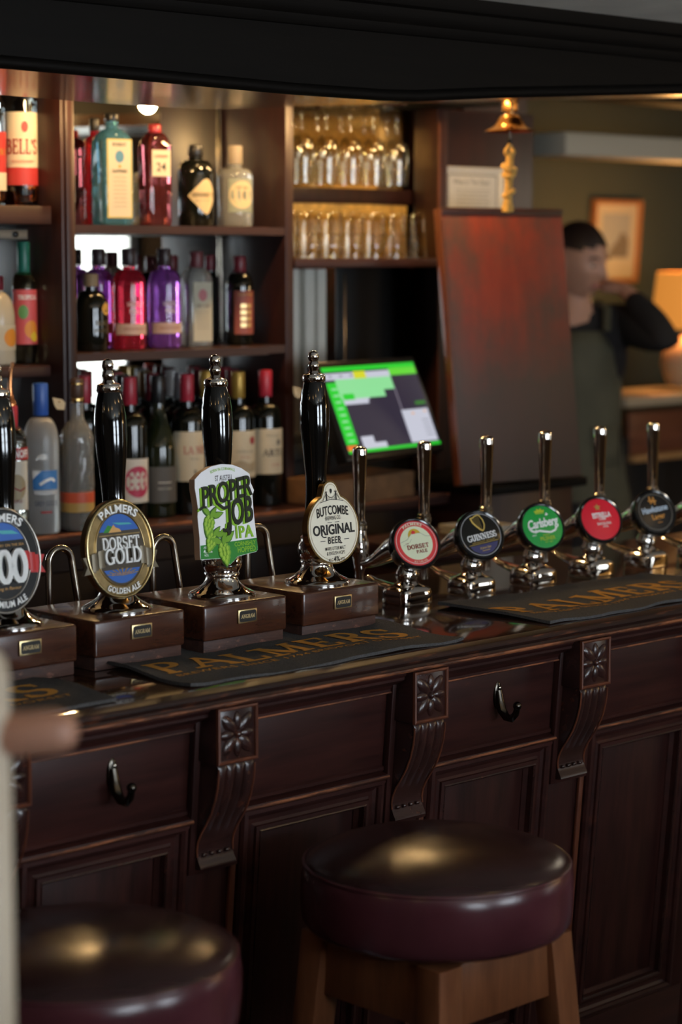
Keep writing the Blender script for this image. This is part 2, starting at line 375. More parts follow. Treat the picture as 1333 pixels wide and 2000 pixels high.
for xc in XC[1:-1]:
    b=B(); b.box((0,0,0),(.108,.03,.565),.002)
    for v in b.b.verts: v.co=rk(v.co.x+xc+.006,v.co.y+.0165,v.co.z+.6)
    mk('stile',b,MAHV,bar)
    b=B(); b.box((0,0,0),(.012,.008,.54),.003)
    for v in b.b.verts: v.co=rk(v.co.x+xc+.047,v.co.y-.002,v.co.z+.6)
    mk('stile_bead',b,WORNV,bar)
    # carved bracket: back board, fluted scroll, flower block
    b=B(); b.box((0,0,0),(.094,.014,.245),.002)
    for v in b.b.verts: v.co=rk(v.co.x+xc+.002,v.co.y-.006,v.co.z+.915)
    br=mk('bracket',b,MAHV,bar)
    prof=[(.963,.049),(.957,.0535),(.945,.054),(.93,.053),(.91,.049),(.89,.042),(.872,.032),(.856,.022),(.842,.016),(.830,.0145),(.820,.0165),(.812,.021),(.806,.025),(.803,.026),(.801,.020),(.8005,.004)]
    rows=[]
    NX=41
    for z,d in prof:
        row=[]
        fl=max(0,min(1,(z-.862)/.02))*max(0,min(1,(.958-z)/.008))
        for k in range(NX):
            u=k/(NX-1); x=(u-.5)*.068
            g=(abs(math.sin(u*4*pi))**.6)*.0055 if .0<u<1 else 0
            row.append(rk(xc+x,-d+fl*(.0055-g)*.9,z))
        row=[rk(xc-.034,.0,z)]+row+[rk(xc+.034,.0,z)]
        rows.append(row)
    b=B(); b.grid(rows); mk('scroll',b,CARVE,br,ang=50)
    b=B()
    for k in range(2):
        x=xc+(-.034 if k==0 else .034)
        b.tube([rk(x,-d-.0006,z) for z,d in prof[1:11]],.0016,6)
    mk('worn_scroll_edge',b,WORNV,br)
    b=B()
    for k in range(4): b.sphere(rk(xc-.022+k*.0147,-.0185,.822),(.0048,.003,.0032),u=10,v=6)
    mk('carved_notch',b,CARVE,br)
    b=B(); b.box((0,0,0),(.076,.064,.082),.003)
    for v in b.b.verts: v.co=Vector((xc+v.co.x,2.347+v.co.y,1.004+v.co.z))
    mk('flower_block',b,CARVE,br)
    b=B(); R=lambda i,h,z:None
    yb=2.315
    b.grid([[Vector((xc+sx*(.038-i),yb-h,1.004+sz*(.041-i))) for sx,sz in ((-1,-1),(1,-1),(1,1),(-1,1))] for i,h in ((.0,-.001),(.0006,.0035),(.003,.0045),(.0048,.003),(.0055,-.001))],closeu=True); mk('worn_block_rim',b,WORNV,br,ang=20)
    b=B()
    for k in range(8):
        a=k*pi/4+pi/4*0; L=.0190 if k%2 else .0152; wd=.0100 if k%2 else .0078
        M=Matrix.Rotation(-a,4,'Y'); rr=.0205 if k%2 else .0185
        b.sphere((xc+math.cos(a)*rr,yb+.001,1.004+math.sin(a)*rr),(L,.0062,wd),M,u=14,v=8)
    mk('flower_petals',b,CARVE,br)
    b=B(); b.sphere((xc,yb-.001,1.004),(.0058,.0065,.0058)); mk('flower_boss',b,CARVE,br)
b=B(); b.box(((XC[0]+XC[-1])/2,2.49,.06),(XC[-1]-XC[0],.1,.12),.004); mk('kick_board',b,MAHOG,bar)
# bed moulding between brackets, under the counter edge
for i in range(len(XC)-1):
    a,c=XC[i],XC[i+1]
    b=B(); b.extrude_x([(2.327,1.047),(2.329,1.040),(2.333,1.035),(2.333,1.031),(2.341,1.027),(2.352,1.021),(2.357,1.014),(2.357,1.010),(2.362,1.008),(2.364,1.005),(2.40,1.005),(2.40,1.047)],a+.0385,c-.0385); mk('bed_moulding',b,MAHOG,bar,ang=22)
    b=B(); b.extrude_x([(2.3555,1.0105),(2.3545,1.0085),(2.358,1.0068),(2.361,1.0085)],a+.0385,c-.0385); mk('worn_bed_edge',b,WORN,bar,ang=22,label='rubbed orange-brown edge')
# ---------------------------------------------------------------- counter top
ct=thing('worktop','long glossy dark varnished counter top with a rubbed orange moulded edge','counter top')
X0,X1=.83,4.02
b=B(); b.box(((X0+X1)/2,2.645,1.0575),(X1-X0,.63,.0285),.003); mk('top_board',b,TOPW,ct)
b=B(); b.extrude_x([(2.335,1.0718),(2.313,1.0718),(2.3085,1.0700),(2.3065,1.0665),(2.3065,1.0635),(2.310,1.0605),(2.313,1.0570),(2.311,1.0535),(2.311,1.047),(2.335,1.047)],X0,X1); mk('nosing',b,NOSEW,ct,ang=25)
b=B(); b.extrude_x([(2.314,1.0540),(2.3082,1.0530),(2.3070,1.0505),(2.3085,1.0480),(2.314,1.0468)],X0,X1); mk('worn_bead',b,WORN,ct,ang=25,label='orange-brown bead rubbed bare by use')
b=B(); b.extrude_x([(2.3088,1.0705),(2.3068,1.0680),(2.3060,1.0662),(2.3082,1.0655)],X0,X1); mk('worn_top_edge',b,NOSEW,ct,ang=25)
b=B(); b.box(((X0+X1)/2,2.94,.95),(X1-X0,.03,.2),.003); mk('back_apron',b,MAHOG,ct)
# ---------------------------------------------------------------- coat hooks
DKM=mat('dark_bronze',(.075,.066,.055),.2,1)
def hook(x,label):
    t=thing('coat_hook',label,'hook',(x,2.366+RAKE*.045,.955))
    b=B(); b.sphere((0,-.002,.012),(.0095,.004,.024),u=16,v=10); mk('back_plate',b,DKM,t)
    b=B(); b.tube([(0,-.003,.02),(0,-.006,.004),(0,-.012,-.012),(0,-.022,-.022),(0,-.033,-.023),(0,-.042,-.014),(0,-.045,-.004)],[.0068,.0078,.0078,.0070,.0062,.0056,.0052],12); mk('prong',b,DKM,t)
    b=B(); b.sphere((0,-.0452,0),.0072); mk('ball_tip',b,DKM,t)
    b=B(); b.sphere((.002,-.0062,.024),(.0033,.0018,.0033),u=10,v=6); b.sphere((-.002,-.0068,.013),(.0033,.0018,.0033),u=10,v=6); mk('screw',b,STEEL,t)
hook(1.838,'dark metal coat hook on the frieze left of the flower bracket, nearest the end post')
hook(2.634,'dark metal coat hook on the frieze above the round stool')
# ---------------------------------------------------------------- bar towels
TOWEL=mat('black_towelling',(.080,.078,.078),.95,bump=1.0,bs=900,var=.35,vs=500,spec=.1)
GOLDT=mat('gold_thread',(.50,.25,.055),.9,bump=.8,bs=900,spec=.1)
def towel(xa,label,seed,full=True,skew=0,flip=1):
    t=thing('bar_towel',label,'bar towel',(xa,2.348,1.0722),0)
    w,d=.562,.258
    rng=random.Random(seed); ph=[rng.uniform(0,6) for _ in range(6)]
    def hz(x,y):
        h=.0045+.0011*math.sin(x*17+ph[0])+.0010*math.sin(y*31+x*9+ph[1])+.0008*math.sin(x*43+ph[2])
        e=min(x,w-x)
        if e<.03: h+=.006*(1-e/.03)**2*(.5+.5*math.sin(y*22+ph[3]))
        return h
    def edge(x,y):
        return (x+.004*math.sin(y*25+ph[4])+skew*y, y+.004*math.sin(x*19+ph[5])+.0025*math.sin(x*51+ph[1]))
    nx,ny=72,34; top=[];bot=[]
    for i in range(nx+1):
        x=w*i/nx; rt=[];rb=[]
        for j in range(ny+1):
            y=d*j/ny; X,Y_=edge(x,y); h=hz(x,y); rt.append(Vector((X,Y_,h+rng.uniform(0,.0007)))); rb.append(Vector((X,Y_,max(.0003,h-.0045))))
        top.append(rt+rb[::-1])
    b=B(); b.grid(top,closeu=True,cap0=True,cap1=True); cl=mk('cloth',b,TOWEL,t,ang=70)
    def fn(x,y):
        X,Y_=edge(x+w/2,y); return Vector((X,Y_,hz(x+w/2,y)+.0011))
    b=B(); b.put(off(ST('PALMERS',.078,.50,.2,.10,.10,2),-.003,.082),fn); flatmk('gold_lettering',b,GOLDT,cl)
    b=B(); b.put(off(T('BREWERS SINCE 1794 BRIDPORT DORSET',.012,.50,.01,1.1,0,1),.0,.060),fn); flatmk('small_gold_lettering',b,GOLDT,cl)
    return t
towel(1.968,'black bar towel with gold lettering lying in front of the four hand pumps',3)
towel(1.275,'black bar towel at the left end of the counter beside the blurred post',5)
towel(2.742,'black bar towel with gold lettering in front of the round lager badges',8)
# ---------------------------------------------------------------- hand pumps
def clipfn(C,t):
    C=Vector(C); e=Vector((0,math.sin(t),math.cos(t))); n=Vector((0,-math.cos(t),math.sin(t)))
    return lambda x,y,d=0: C+Vector((x,0,0))+e*y+n*d
def pump(x,y,label,lean,with_spout=True):
    t=thing('hand_pump',label,'beer pump',(x,y,1.072),0,None)
    # wooden block: chamfered box on a recessed worn plinth
    b=B(); b.box((-.008,.023,.0485),(.172,.180,.055),.0045,3); bl=mk('wooden_block',b,BLOCKW,t)
    b=B(); b.box((-.005,.026,.0105),(.166,.168,.0205),.002); mk('worn_plinth',b,PLINTHW,t,label='rough worn reddish plinth')
    b=B(); b.box((-.008,-.0690,.053),(.0385,.003,.0215),.0008); pl=mk('name_plate',b,mat('plate_brass',(.55,.43,.22),.35,1),bl,label='small black and gold name plate')
    f=lambda px,py,d=0: Vector((-.008+px,-.0706-d,.053+py))
    # maker's plate: black field with lettering
    b=B(); b.face([(a,c) for a,c in rrect(.0345,.0172,.0035)],lambda a,c:f(a,c,.0001))
    b.put(off(ST('ANGRAM',.0062,.0285,.24,.13,.05),0,-.0031),lambda a,c:f(a,c,.0004))
    o=flatmk('plate_field',b,INK,bl); o.data.materials.append(mat('plate_gold',(.60,.45,.22),.4))
    for p in o.data.polygons[1:]: p.material_index=1
    Mb=Matrix.Translation((0,0,.0762))
    b=B(); b.lathe([(.0535,0),(.054,.003),(.052,.006),(.047,.0085),(.038,.013),(.030,.020),(.0262,.027),(.0255,.031),(.028,.034),(.028,.037),(.0265,.039),(.031,.046),(.0325,.055),(.031,.064),(.0275,.069),(.0275,.076),(.022,.080)],48,Mb); mk('chrome_base',b,CHROME,t)
    Mh=Matrix.Translation((0,0,.148))@Matrix.Rotation(-lean,4,'X')
    hp=[(.020,0),(.0205,.02),(.0185,.055),(.0172,.085),(.0174,.105),(.0192,.13),(.0222,.16),(.0242,.185),(.0246,.205),(.0238,.222),(.0215,.240),(.0186,.2535),(.0172,.258)]
    b=B(); b.lathe(hp,40,Mh); h=mk('pump_handle',b,BLACKG,t)
    b=B(); b.lathe([(.0180,.257),(.0190,.259),(.0190,.266),(.0175,.269),(.0105,.2715)],40,Mh); mk('ferrule',b,CHROME,h)
    b=B(); b.lathe([(.0105,.270),(.0072,.275),(.0082,.279),(.0095,.283),(.0082,.2875),(.0062,.290),(.0088,.294),(.0092,.2995),(.0074,.3045),(.003,.307),(.0004,.3074)],32,Mh); mk('finial',b,CHROME,h)
    if with_spout:
        b=B(); pts=[]
        for k in range(17):
            a=pi-pi*k/16; pts.append((.026+.0225*math.cos(a),.177,.128+.0225*math.sin(a)))
        pts=[(.0035,.177,.001)]+pts+[(.062,.165,.0)]
        b.tube(pts,.0058,14); mk('swan_neck_spout',b,STEEL,t)
    # bracket behind the clip
    b=B(); b.tube([(0,-.012,.075+.0762),(0,-.004,.06+.0762),(0,.004,.03+.0762)],[.010,.012,.012],10); mk('clip_bracket',b,BLACKP,t)
    return t
def badge(root,name,outline,C,tilt,thick,mface,medge,rim=None,label=None):
    f=clipfn(C,tilt); b=B(); b.prism(outline,-thick,0,f); c=mk(name,b,medge,root,ang=30,label=label)
    if mface is not medge:
        b=B(); b.face(rim or outline,lambda x,y:f(x,y,.0004)); flatmk('clip_face',b,mface,c)
    return c,f
def pr(c,f,name,m,d,*tms):
    b=B()
    for tm in tms: b.put(tm,lambda x,y:f(x,y,d))
    return flatmk(name,b,m,c)
def raised(c,f,name,m,d0,d1,*tms):
    """raised lettering: faces lifted with side walls"""
    b=B()
    for V,F in tms:
        A=[b.b.verts.new(f(x,y,d1)) for x,y in V]; Z=[b.b.verts.new(f(x,y,d0)) for x,y in V]
        cnt={}
        for q in F:
            try: b.b.faces.new([A[i] for i in q])
            except ValueError: continue
            for i,j in zip(q,q[1:]+q[:1]): cnt[(i,j)]=1
        for (i,j) in list(cnt):
            if (j,i) not in cnt:
                try: b.b.faces.new((A[i],Z[i],Z[j],A[j]))
                except ValueError: pass
    me=bpy.data.meshes.new(name); b.b.to_mesh(me); b.b.free(); me.materials.append(m)
    o=bpy.data.objects.new(name,me); COL.objects.link(o); o.parent=c; return o
def ring(rx0,ry0,rx1,ry1,n=56):
    a=ell(rx0,ry0,n); c=ell(rx1,ry1,n); return a+c,[(i,(i+1)%n,n+(i+1)%n,n+i) for i in range(n)]
def bowring(c,f,name,m,rx,ry,w,h,n=56):
    """half-round raised rim following an ellipse"""
    rows=[]
    for i in range(n):
        a=2*pi*i/n
        rows.append([f((rx+w*k)*math.cos(a),(ry+w*k)*math.sin(a),h*math.sqrt(max(0,1-k*k))) for k in (-1,-.6,-.2,.2,.6,1)])
    b=B(); b.grid(rows,closev=True); return mk(name,b,m,c,ang=60)
def ribbon(c,f,mm,w,y0,h,tail=.016,curve=.004,d=.004):
    """folded ribbon band across an oval clip, with two swallow tails"""
    N=7; xi=w*.30
    for sd in (-1,1):
        for q in (0,1):         # two folds on each side of the title, then the tail
            xa=sd*(xi+(w/2-xi)*q*.5); xb=sd*(xi+(w/2-xi)*(q+1)*.5); lift=d+.0015*(1-q)
            rows=[]
            for i in range(N+1):
                x=xa+(xb-xa)*i/N; y=y0+curve*(1-(2*x/w)**2)-.002*q; e=.0008*math.sin(i/N*pi)
                rows.append([f(x,y-h/2,lift+e),f(x,y+h/2,lift+e),f(x,y+h/2,lift-.003),f(x,y-h/2,lift-.003)])
            b=B(); b.grid(rows,closeu=True,cap0=True,cap1=True); mk('ribbon_fold',b,mm,c,ang=50)
    for s in (-1,1):
        x=s*w/2; q=[(x-s*.008,y0-.004-h/2),(x-s*.008,y0-.004+h/2),(x+s*tail,y0-.006+h/2),(x+s*(tail-.007),y0-.007),(x+s*tail,y0-.006-h/2)]
        if s<0: q=q[::-1]
        b=B(); b.prism(q,-.006,.001,f); mk('ribbon_tail',b,mm,c,ang=30)
PX=[1.833,2.034,2.2395,2.443]; PY=[2.606,2.603,2.598,2.595]
P1=pump(PX[0],PY[0],'hand pump with a black oval badge and red ribbon, leftmost of the four',math.radians(3.0))
P2=pump(PX[1],PY[1],'hand pump with an oval antique-gold badge and grey ribbon',math.radians(3.0))
P3=pump(PX[2],PY[2],'hand pump with a tall white and green hop-leaf badge',math.radians(2.6))
P4=pump(PX[3],PY[3],'hand pump with a round cream badge, next to the chrome taps',math.radians(1.6))
TL=math.radians(7)
# --- oval antique gold clip
C2=(-.030,-.047,.176)
c,f=badge(P2,'pump_clip',ell(.064,.0735),C2,TL,.012,ABRASS,ABRASS,label='oval antique-gold badge')
bowring(c,f,'outer_rim',mat('pale_brass',(.62,.50,.26),.25,1),.062,.0715,.0028,.004)
bowring(c,f,'inner_rim',ABRASS,.0455,.0545,.0016,.0022)
pr(c,f,'clip_field',mat('umber_print',(.05,.036,.02),.5),.0008,poly(ell(.0445,.0535)))
top=[(x,y) for x,y in ell(.0430,.052,80) if y>.024]
pr(c,f,'sea_picture',BLUEP,.0014,poly(top))
pr(c,f,'green_hill',GREENP,.0018,poly([(-.030,.026),(-.010,.026),(-.012,.034),(-.020,.037)]))
pr(c,f,'sand_cliff',SAND,.0020,poly([(-.020,.0255),(.004,.0255),(.001,.030),(-.006,.0325),(-.010,.037),(-.015,.031)]))
pr(c,f,'teal_band',TEALP,.0017,poly([(-.012,.040),(.020,.038),(.026,.035),(.0,.036)]))
pr(c,f,'gold_rule',ABRASS,.002,poly([(-.038,.0205),(.038,.0205),(.038,.0225),(-.038,.0225)]))
raised(c,f,'arc_lettering',WHITE,.001,.004,off(bend(T('PALMERS',.0115,.066,.022,1.05,0,1),.0535),0,.001))
raised(c,f,'title_lettering',WHITE,.001,.0045,off(ST('DORSET',.0185,.069,.20,.10,.03),0,.000))
ribbon(c,f,mat('pewter_ribbon',(.15,.125,.085),.42,.5),.112,-.0145,.026,.014,.005)
raised(c,f,'title_lettering',WHITE,.004,.008,off(ST('GOLD',.0235,.068,.20,.10,.02),0,-.0215))
b=B()
for k in range(9):
    a=math.radians(20+17.5*k); b.put(poly([(.0,-.040),(.031*math.cos(a-.06),-.040+.012*math.sin(a-.06)),(.031*math.cos(a+.06),-.040+.012*math.sin(a+.06))]),lambda x,y:f(x,y,.002))
flatmk('sun_rays',b,ABRASS,c)
pr(c,f,'lower_blue_panel',BLUEP,.0014,poly([(x,y) for x,y in ell(.0415,.0505,80) if y<-.028]))
pr(c,f,'small_lettering',SAND,.002,off(T('EST 1794 BRIDPORT',.0038,.040,0,1,.15),0,-.0385))
raised(c,f,'arc_lettering',WHITE,.001,.003,bend(off(T('GOLDEN ALE',.0082,.066,.018,1.1,0,1),0,0),.0662,False))
# --- black oval clip with red ribbon
c,f=badge(P1,'pump_clip',ell(.064,.0755),(-.036,-.047,.178),TL,.012,BLACKP,mat('dark_pewter',(.10,.095,.085),.3,1),label='black oval badge with a red ribbon')
bowring(c,f,'outer_rim',mat('pewter',(.42,.40,.36),.3,1),.0625,.074,.0022,.003)
bowring(c,f,'inner_rim',mat('pewter'  ,(0,0,0)),.0455,.0555,.0013,.002)
pr(c,f,'sea_picture',BLUEP,.0012,poly([(x,y) for x,y in ell(.0440,.054,80) if y>.026]))
pr(c,f,'teal_band',TEALP,.0016,poly([(-.014,.044),(.018,.042),(.030,.036),(.0,.038)]))
raised(c,f,'arc_lettering',WHITE,.001,.004,off(bend(T('PALMERS',.0115,.066,.022,1.05,0,1),.0545),0,.001))
pr(c,f,'small_lettering',SAND,.002,off(T('THE BREWERY ON THE SEA',.0036,.072,0,1.05),0,.0195))
raised(c,f,'numeral_lettering',WHITE,.002,.007,off(ST('200',.048,.078,.24,.12,-.02),-.002,-.033))
ribbon(c,f,REDP,.106,-.004,.026,.018,.004,.003)
pr(c,f,'small_lettering',SAND,.002,off(T('Strong in flavour',.0045,.05,0,1,.2),0,-.042))
raised(c,f,'arc_lettering',WHITE,.001,.003,bend(T('PREMIUM ALE',.0088,.072,.018,1.1,0,1),.067,False))
# --- tall white and green hop clip
def out3():
    P=[(-.058,-.064),(-.016,-.066)]+[(-.010,-.070),(.0,-.0775),(.010,-.071),(.016,-.066)]+[(.056,-.062),(.060,-.058),(.0585,-.030),(.0575,.0),(.0580,.026),(.0620,.034),(.0565,.046),(.0560,.060)]
    P+=[(.040,.070),(.022,.0765),(.0,.079),(-.022,.0765),(-.042,.069),(-.056,.059)]
    P+=[(-.0575,.046),(-.0555,.028),(-.0545,.014),(-.057,.002),(-.0565,-.03),(-.0585,-.058)]
    return P
c,f=badge(P3,'pump_clip',out3(),(-.032,-.047,.2105),TL,.013,mat('clip_white',(.86,.86,.88),.3),mat('clip_edge_bronze',(.40,.25,.16),.35),label='white badge with green hops and dark title lettering')
pr(c,f,'green_band',GREENP,.0008,poly([p for p in out3() if p[1]<-.0305][:0]+[(-.0565,-.0425),(-.058,-.0635),(-.016,-.0655),(-.010,-.0695),(.0,-.077),(.010,-.0705),(.016,-.0655),(.056,-.0615),(.0595,-.0578),(.0587,-.0405)]))
LETG=mat('title_black_green',(.012,.016,.008),.35)
tA=T('PROPER',.0305,.103,.018,.95,.04); tB=T('JOB',.0385,.055,.022,.97,.04)
V=tA[0]; tA=([(x,y*(1+.0*x)+.13*x) for x,y in V],tA[1]); V=tB[0]; tB=([(x,y+.10*x) for x,y in V],tB[1])
for nm,m,d0,d1,dx,dy in (('title_shadow',LIME,.0006,.0022,-.0036,-.0018),('title_lettering',LETG,.0006,.0042,0,0)):
    raised(c,f,nm,m,d0,d1,off(tA,.0045+dx,.0215+dy),off(tB,.0255+dx,-.0150+dy),stroke([(.0030+dx,-.012+dy),(.0005+dx,-.021+dy),(-.005+dx,-.0245+dy),(-.010+dx,-.022+dy)],.0050),stroke([(-.0535+dx,.0120+dy),(-.047+dx,.0155+dy),(-.040+dx,.0150+dy)],.0035),stroke([(-.016+dx,.018+dy),(-.005+dx,.0105+dy),(.006+dx,.013+dy)],.0045))
raised(c,f,'ipa_lettering',LIME,.0006,.0026,off(T('IPA',.0180,.036,.02,1.1),.034,-.0375))
pr(c,f,'arc_lettering',LIME,.0009,off(bend(T('BORN IN CORNWALL',.0042,.050,.012,1.15),.085),.001,-.0155))
pr(c,f,'brewer_lettering',INK,.0009,off(T('ST AUSTELL',.0082,.036,.004,1.0),.002,.0535),off(T('- BREWERY -',.0030,.030,.006,1.1),.002,.0475))
pr(c,f,'strength_lettering',WHITE,.0012,off(T('ABV',.0036,.010,.006),-.046,-.0480),off(T('4.5%',.0056,.018,.012),-.043,-.0550),off(T('VOL',.0034,.009,.006),-.046,-.0600))
pr(c,f,'band_lettering',LIME,.0012,off(T('CORNISHLY',.0066,.044,.012,.95),.034,-.0500),off(T('HOPPED',.0082,.037,.016,1.05),.036,-.0600))
HOP=[mat('hop_dark',(.03,.13,.012),.45),mat('hop_mid',(.16,.36,.02),.45),mat('hop_light',(.34,.55,.05),.45)]
def hop(cx,cy,s,a0):
    """a hop cone: rows of overlapping raised bracts under two leaves"""
    b=B();b2=B();b3=B()
    def bract(bb,x,y,w,h,a,d):
        pts=[(0,h*.5),(w*.45,h*.25),(w*.5,-.05*h),(w*.25,-h*.4),(0,-h*.62),(-w*.25,-h*.4),(-w*.5,-.05*h),(-w*.45,h*.25)]
        ca,sa=math.cos(a),math.sin(a); q=[]
        for px_,py_ in pts:
            X,Y_=x+px_*ca-py_*sa,y+px_*sa+py_*ca; c0,s0=math.cos(a0),math.sin(a0)
            q.append((cx+(X*c0-Y_*s0)*s,cy+(X*s0+Y_*c0)*s))
        bb.prism(q,.0004,d,f)
    bract(b,0,-.1,1.25,2.05,0,.0012)
    for r_,(yy,n,wd) in enumerate(((-.85,1,.55),(-.55,2,.55),(-.2,3,.5),(.15,3,.52),(.5,2,.6))):
        for k in range(n):
            x=(k-(n-1)/2)*.36; bract(b2,x,yy,wd,.62,-x*.35,.0020+.0003*(4-r_)); bract(b3,x-.05,yy+.03,wd*.5,.40,-x*.35,.0024+.0003*(4-r_))
    for x,a in ((-.55,1.1),(.6,-1.0),(.15,-.35)): 
        bract(b,x*1.15,.95,.62,1.3,a+pi,.0022); bract(b2,x*1.15,.96,.46,1.1,a+pi,.0028)
    for bb,m,n in ((b,HOP[0],'hop_outline'),(b2,HOP[1],'hop_bracts'),(b3,HOP[2],'hop_highlights')): mk(n,bb,m,c,ang=30)
hop(-.036,-.010,.0175,-.35); hop(-.034,-.037,.0165,-.5); hop(-.010,-.055,.0195,.12)
# --- round cream clip
def out4(k=0):
    r=.0575-k; P=[]
    a=math.radians(62)
    n=44
    for i in range(n+1):
        t=a-(a+pi+a-0)*0
    for i in range(n+1):
        t=math.radians(112)+math.radians(316)*i/n; P.append((r*math.cos(t)*1.005,r*math.sin(t)))
    rb=.0175-k
    Q=arc(0,.0605,rb,rb,8,172,12)
    return P+Q
c,f=badge(P4,'pump_clip',out4(),(-.008,-.047,.170),TL,.012,mat('cream_face',(.82,.77,.62),.38),BRASS,out4(.0028),label='round cream badge with a brass rim')
b=B(); o4=out4(.006); 
for p,q in zip(o4,o4[1:]+o4[:1]): b.put(stroke([p,q],.0007),lambda x,y:f(x,y,.001))
flatmk('rim_line',b,mat('tan_print',(.36,.27,.13),.5),c)
pr(c,f,'title_lettering',INK,.0012,off(([(x,y-3.2*x*x) for x,y in T('BUTCOMBE',.0140,.070,.02,1.0,0,1)[0]],T('BUTCOMBE',.0140,.070,.02,1.0,0,1)[1]),0,.0235))
raised(c,f,'title_lettering',INK,.0006,.0016,off(T('ORIGINAL',.0155,.092,.022,1.02),0,-.0085))
pr(c,f,'small_lettering',INK,.0012,off(T('BREWING CO.',.0062,.034,.006,1.05),0,.0145),off(T('BEER',.0105,.030,.02,1.08),0,-.0235),off(T('MARIS OTTER MALT',.0056,.045,.004,1.05),0,-.0345),off(T('& ENGLISH HOPS',.0056,.040,.004,1.05),0,-.0420),off(T('ALC',.0050,.0105,.004),-.0125,-.0525),off(T('4%',.0082,.0135,.018),.001,-.0530),off(T('VOL',.0050,.0105,.004),.0145,-.0525))
pr(c,f,'dash_lines',INK,.0012,stroke([(-.032,-.0185),(-.021,-.0185)],.0011),stroke([(.021,-.0185),(.032,-.0185)],.0011),stroke([(-.013,.0105),(-.003,.0105)],.0009),stroke([(.003,.0105),(.013,.0105)],.0009),stroke([(.009,-.0225),(.013,-.0245),(.016,-.0240)],.0016),stroke([(-.029,-.0085),(-.024,-.0125),(-.018,-.0125)],.002))
deck=[(x,.0475-.0040*abs(x/.026)**1.3) for x in [i*.004-.026 for i in range(14)]]
pr(c,f,'bridge_drawing',INK,.0012,stroke(deck,.0010),stroke([(-.0105,.046),(-.0105,.0590)],.0028),stroke([(.0105,.046),(.0105,.0590)],.0028),stroke([(-.0130,.0600),(-.0080,.0600)],.0014),stroke([(.0080,.0600),(.0130,.0600)],.0014),stroke([(-.019,.046),(-.0105,.058)],.0008),stroke([(.019,.046),(.0105,.058)],.0008),stroke([(-.0105,.0575)]+[(x,.0505+.0063*(x/.0105)**2) for x in (-.007,-.0035,0,.0035,.007)]+[(.0105,.0575)],.0008),*[stroke([(x,.0475),(x,.0505+.006*(x/.0105)**2)],.0005) for x in (-.007,-.0035,0,.0035,.007)],poly([(0,.0562),(.0026,.0610),(.002,.0640),(0,.0650),(-.002,.0640),(-.0026,.0610)]))
# ---------------------------------------------------------------- lager taps
CHR2=mat('tap_chrome',(.83,.79,.75),.03,1)
BLACKR=mat('black_rim',(.008,.008,.008),.16,coat=.4)
def tap(x,label,face,roll,az=22,tilt=24,y=2.68):
    t=thing('beer_tap',label,'beer tap',(x,y,1.072))
    b=B(); rows=[]
    for z,h,e in ((0,.0365,7),(.002,.0372,7),(.020,.0365,7),(.0255,.0350,6),(.0295,.0310,5),(.0325,.0255,3),(.0355,.0210,2.4),(.039,.0188,2),(.043,.0205,2),(.049,.0228,2),(.056,.0218,2),(.062,.0178,2),(.070,.0165,2)):
        row=[]
        for k in range(40):
            a=2*pi*k/40; c,s_=math.cos(a),math.sin(a); q=h/(abs(c)**e+abs(s_)**e)**(1/e); row.append(Vector((q*c,q*s_*.86,z)))
        rows.append(row)
    b.grid(rows,closeu=True,cap0=True,cap1=True); mk('chrome_pedestal',b,CHR2,t,ang=30)
    A=math.radians(az); e_=math.radians(tilt)
    n=Vector((-math.sin(A)*math.cos(e_),-math.cos(A)*math.cos(e_),math.sin(e_)))
    r=Vector((math.cos(A),-math.sin(A),0)); u=n.cross(r).normalized()
    if u.z<0: u=-u
    ro=math.radians(roll); r2=r*math.cos(ro)+u*math.sin(ro); u2=u*math.cos(ro)-r*math.sin(ro)
    C=Vector((0,-.020,.107)); M=Matrix((( r2.x,u2.x,n.x,C.x),(r2.y,u2.y,n.y,C.y),(r2.z,u2.z,n.z,C.z),(0,0,0,1)))
    b=B(); b.lathe([(.012,-.050),(.022,-.047),(.033,-.040),(.0405,-.030),(.0435,-.021),(.0425,-.016),(.0445,-.013),(.044,-.009)],40,M); hs=mk('chrome_housing',b,CHR2,t)
    b=B(); b.lathe([(.042,-.012),(.0468,-.010),(.0478,-.004),(.0468,.003),(.0438,.0055),(.0415,.0045),(.0405,.002)],48,M); mk('black_rim',b,BLACKR,t)
    b=B(); b.lathe([(.0415,.000),(.0413,.0030),(.0405,.0040),(.0390,.0043),(.0005,.0044)],48,M,cap=False); bd=mk('badge',b,face,t)
    def f(px,py,d=0):
        z=.0044+d
        return M@Vector((px,py,z))
    # arm running back over the counter to the tap column
    b=B(); b.tube([(0,.012,.100),(0,.03,.094),(0,.05,.084),(0,.075,.070),(0,.095,.062),(0,.108,.059)],[.030,.027,.0215,.0150,.0110,.0098],18,.85); mk('chrome_arm',b,CHR2,t)
    b=B(); b.tube([(0,.022,.020),(0,.05,.024),(0,.08,.030),(0,.098,.037)],[.026,.018,.0115,.007],14,.42); mk('lower_brace',b,CHR2,t)
    b=B(); b.lathe([(.0075,.012),(.0085,.013),(.0085,.045),(.0105,.048),(.0105,.054),(.0128,.058),(.0132,.066),(.0165,.072),(.0175,.085),(.0160,.100),(.0125,.112),(.0120,.120)],28,Matrix.Translation((0,.12,0))); mk('tap_column',b,CHR2,t)
    b=B(); b.lathe([(.0115,.118),(.0135,.120),(.0138,.127),(.0115,.129),(.0125,.1305),(.0125,.133),(.0100,.135)],28,Matrix.Translation((0,.12,0))); mk('steel_collar',b,STEEL,t)
    b=B(); b.lathe([(.0098,.134),(.0100,.150),(.0108,.185),(.0122,.225),(.0134,.252),(.0136,.260),(.0128,.2655),(.0095,.2685),(.0040,.2695),(.0004,.2697)],28,Matrix.Translation((0,.12,0))); mk('tap_handle',b,CHR2,t)
    return t,bd,f
TX=[2.741,2.908,3.078,3.247,3.415,3.586]
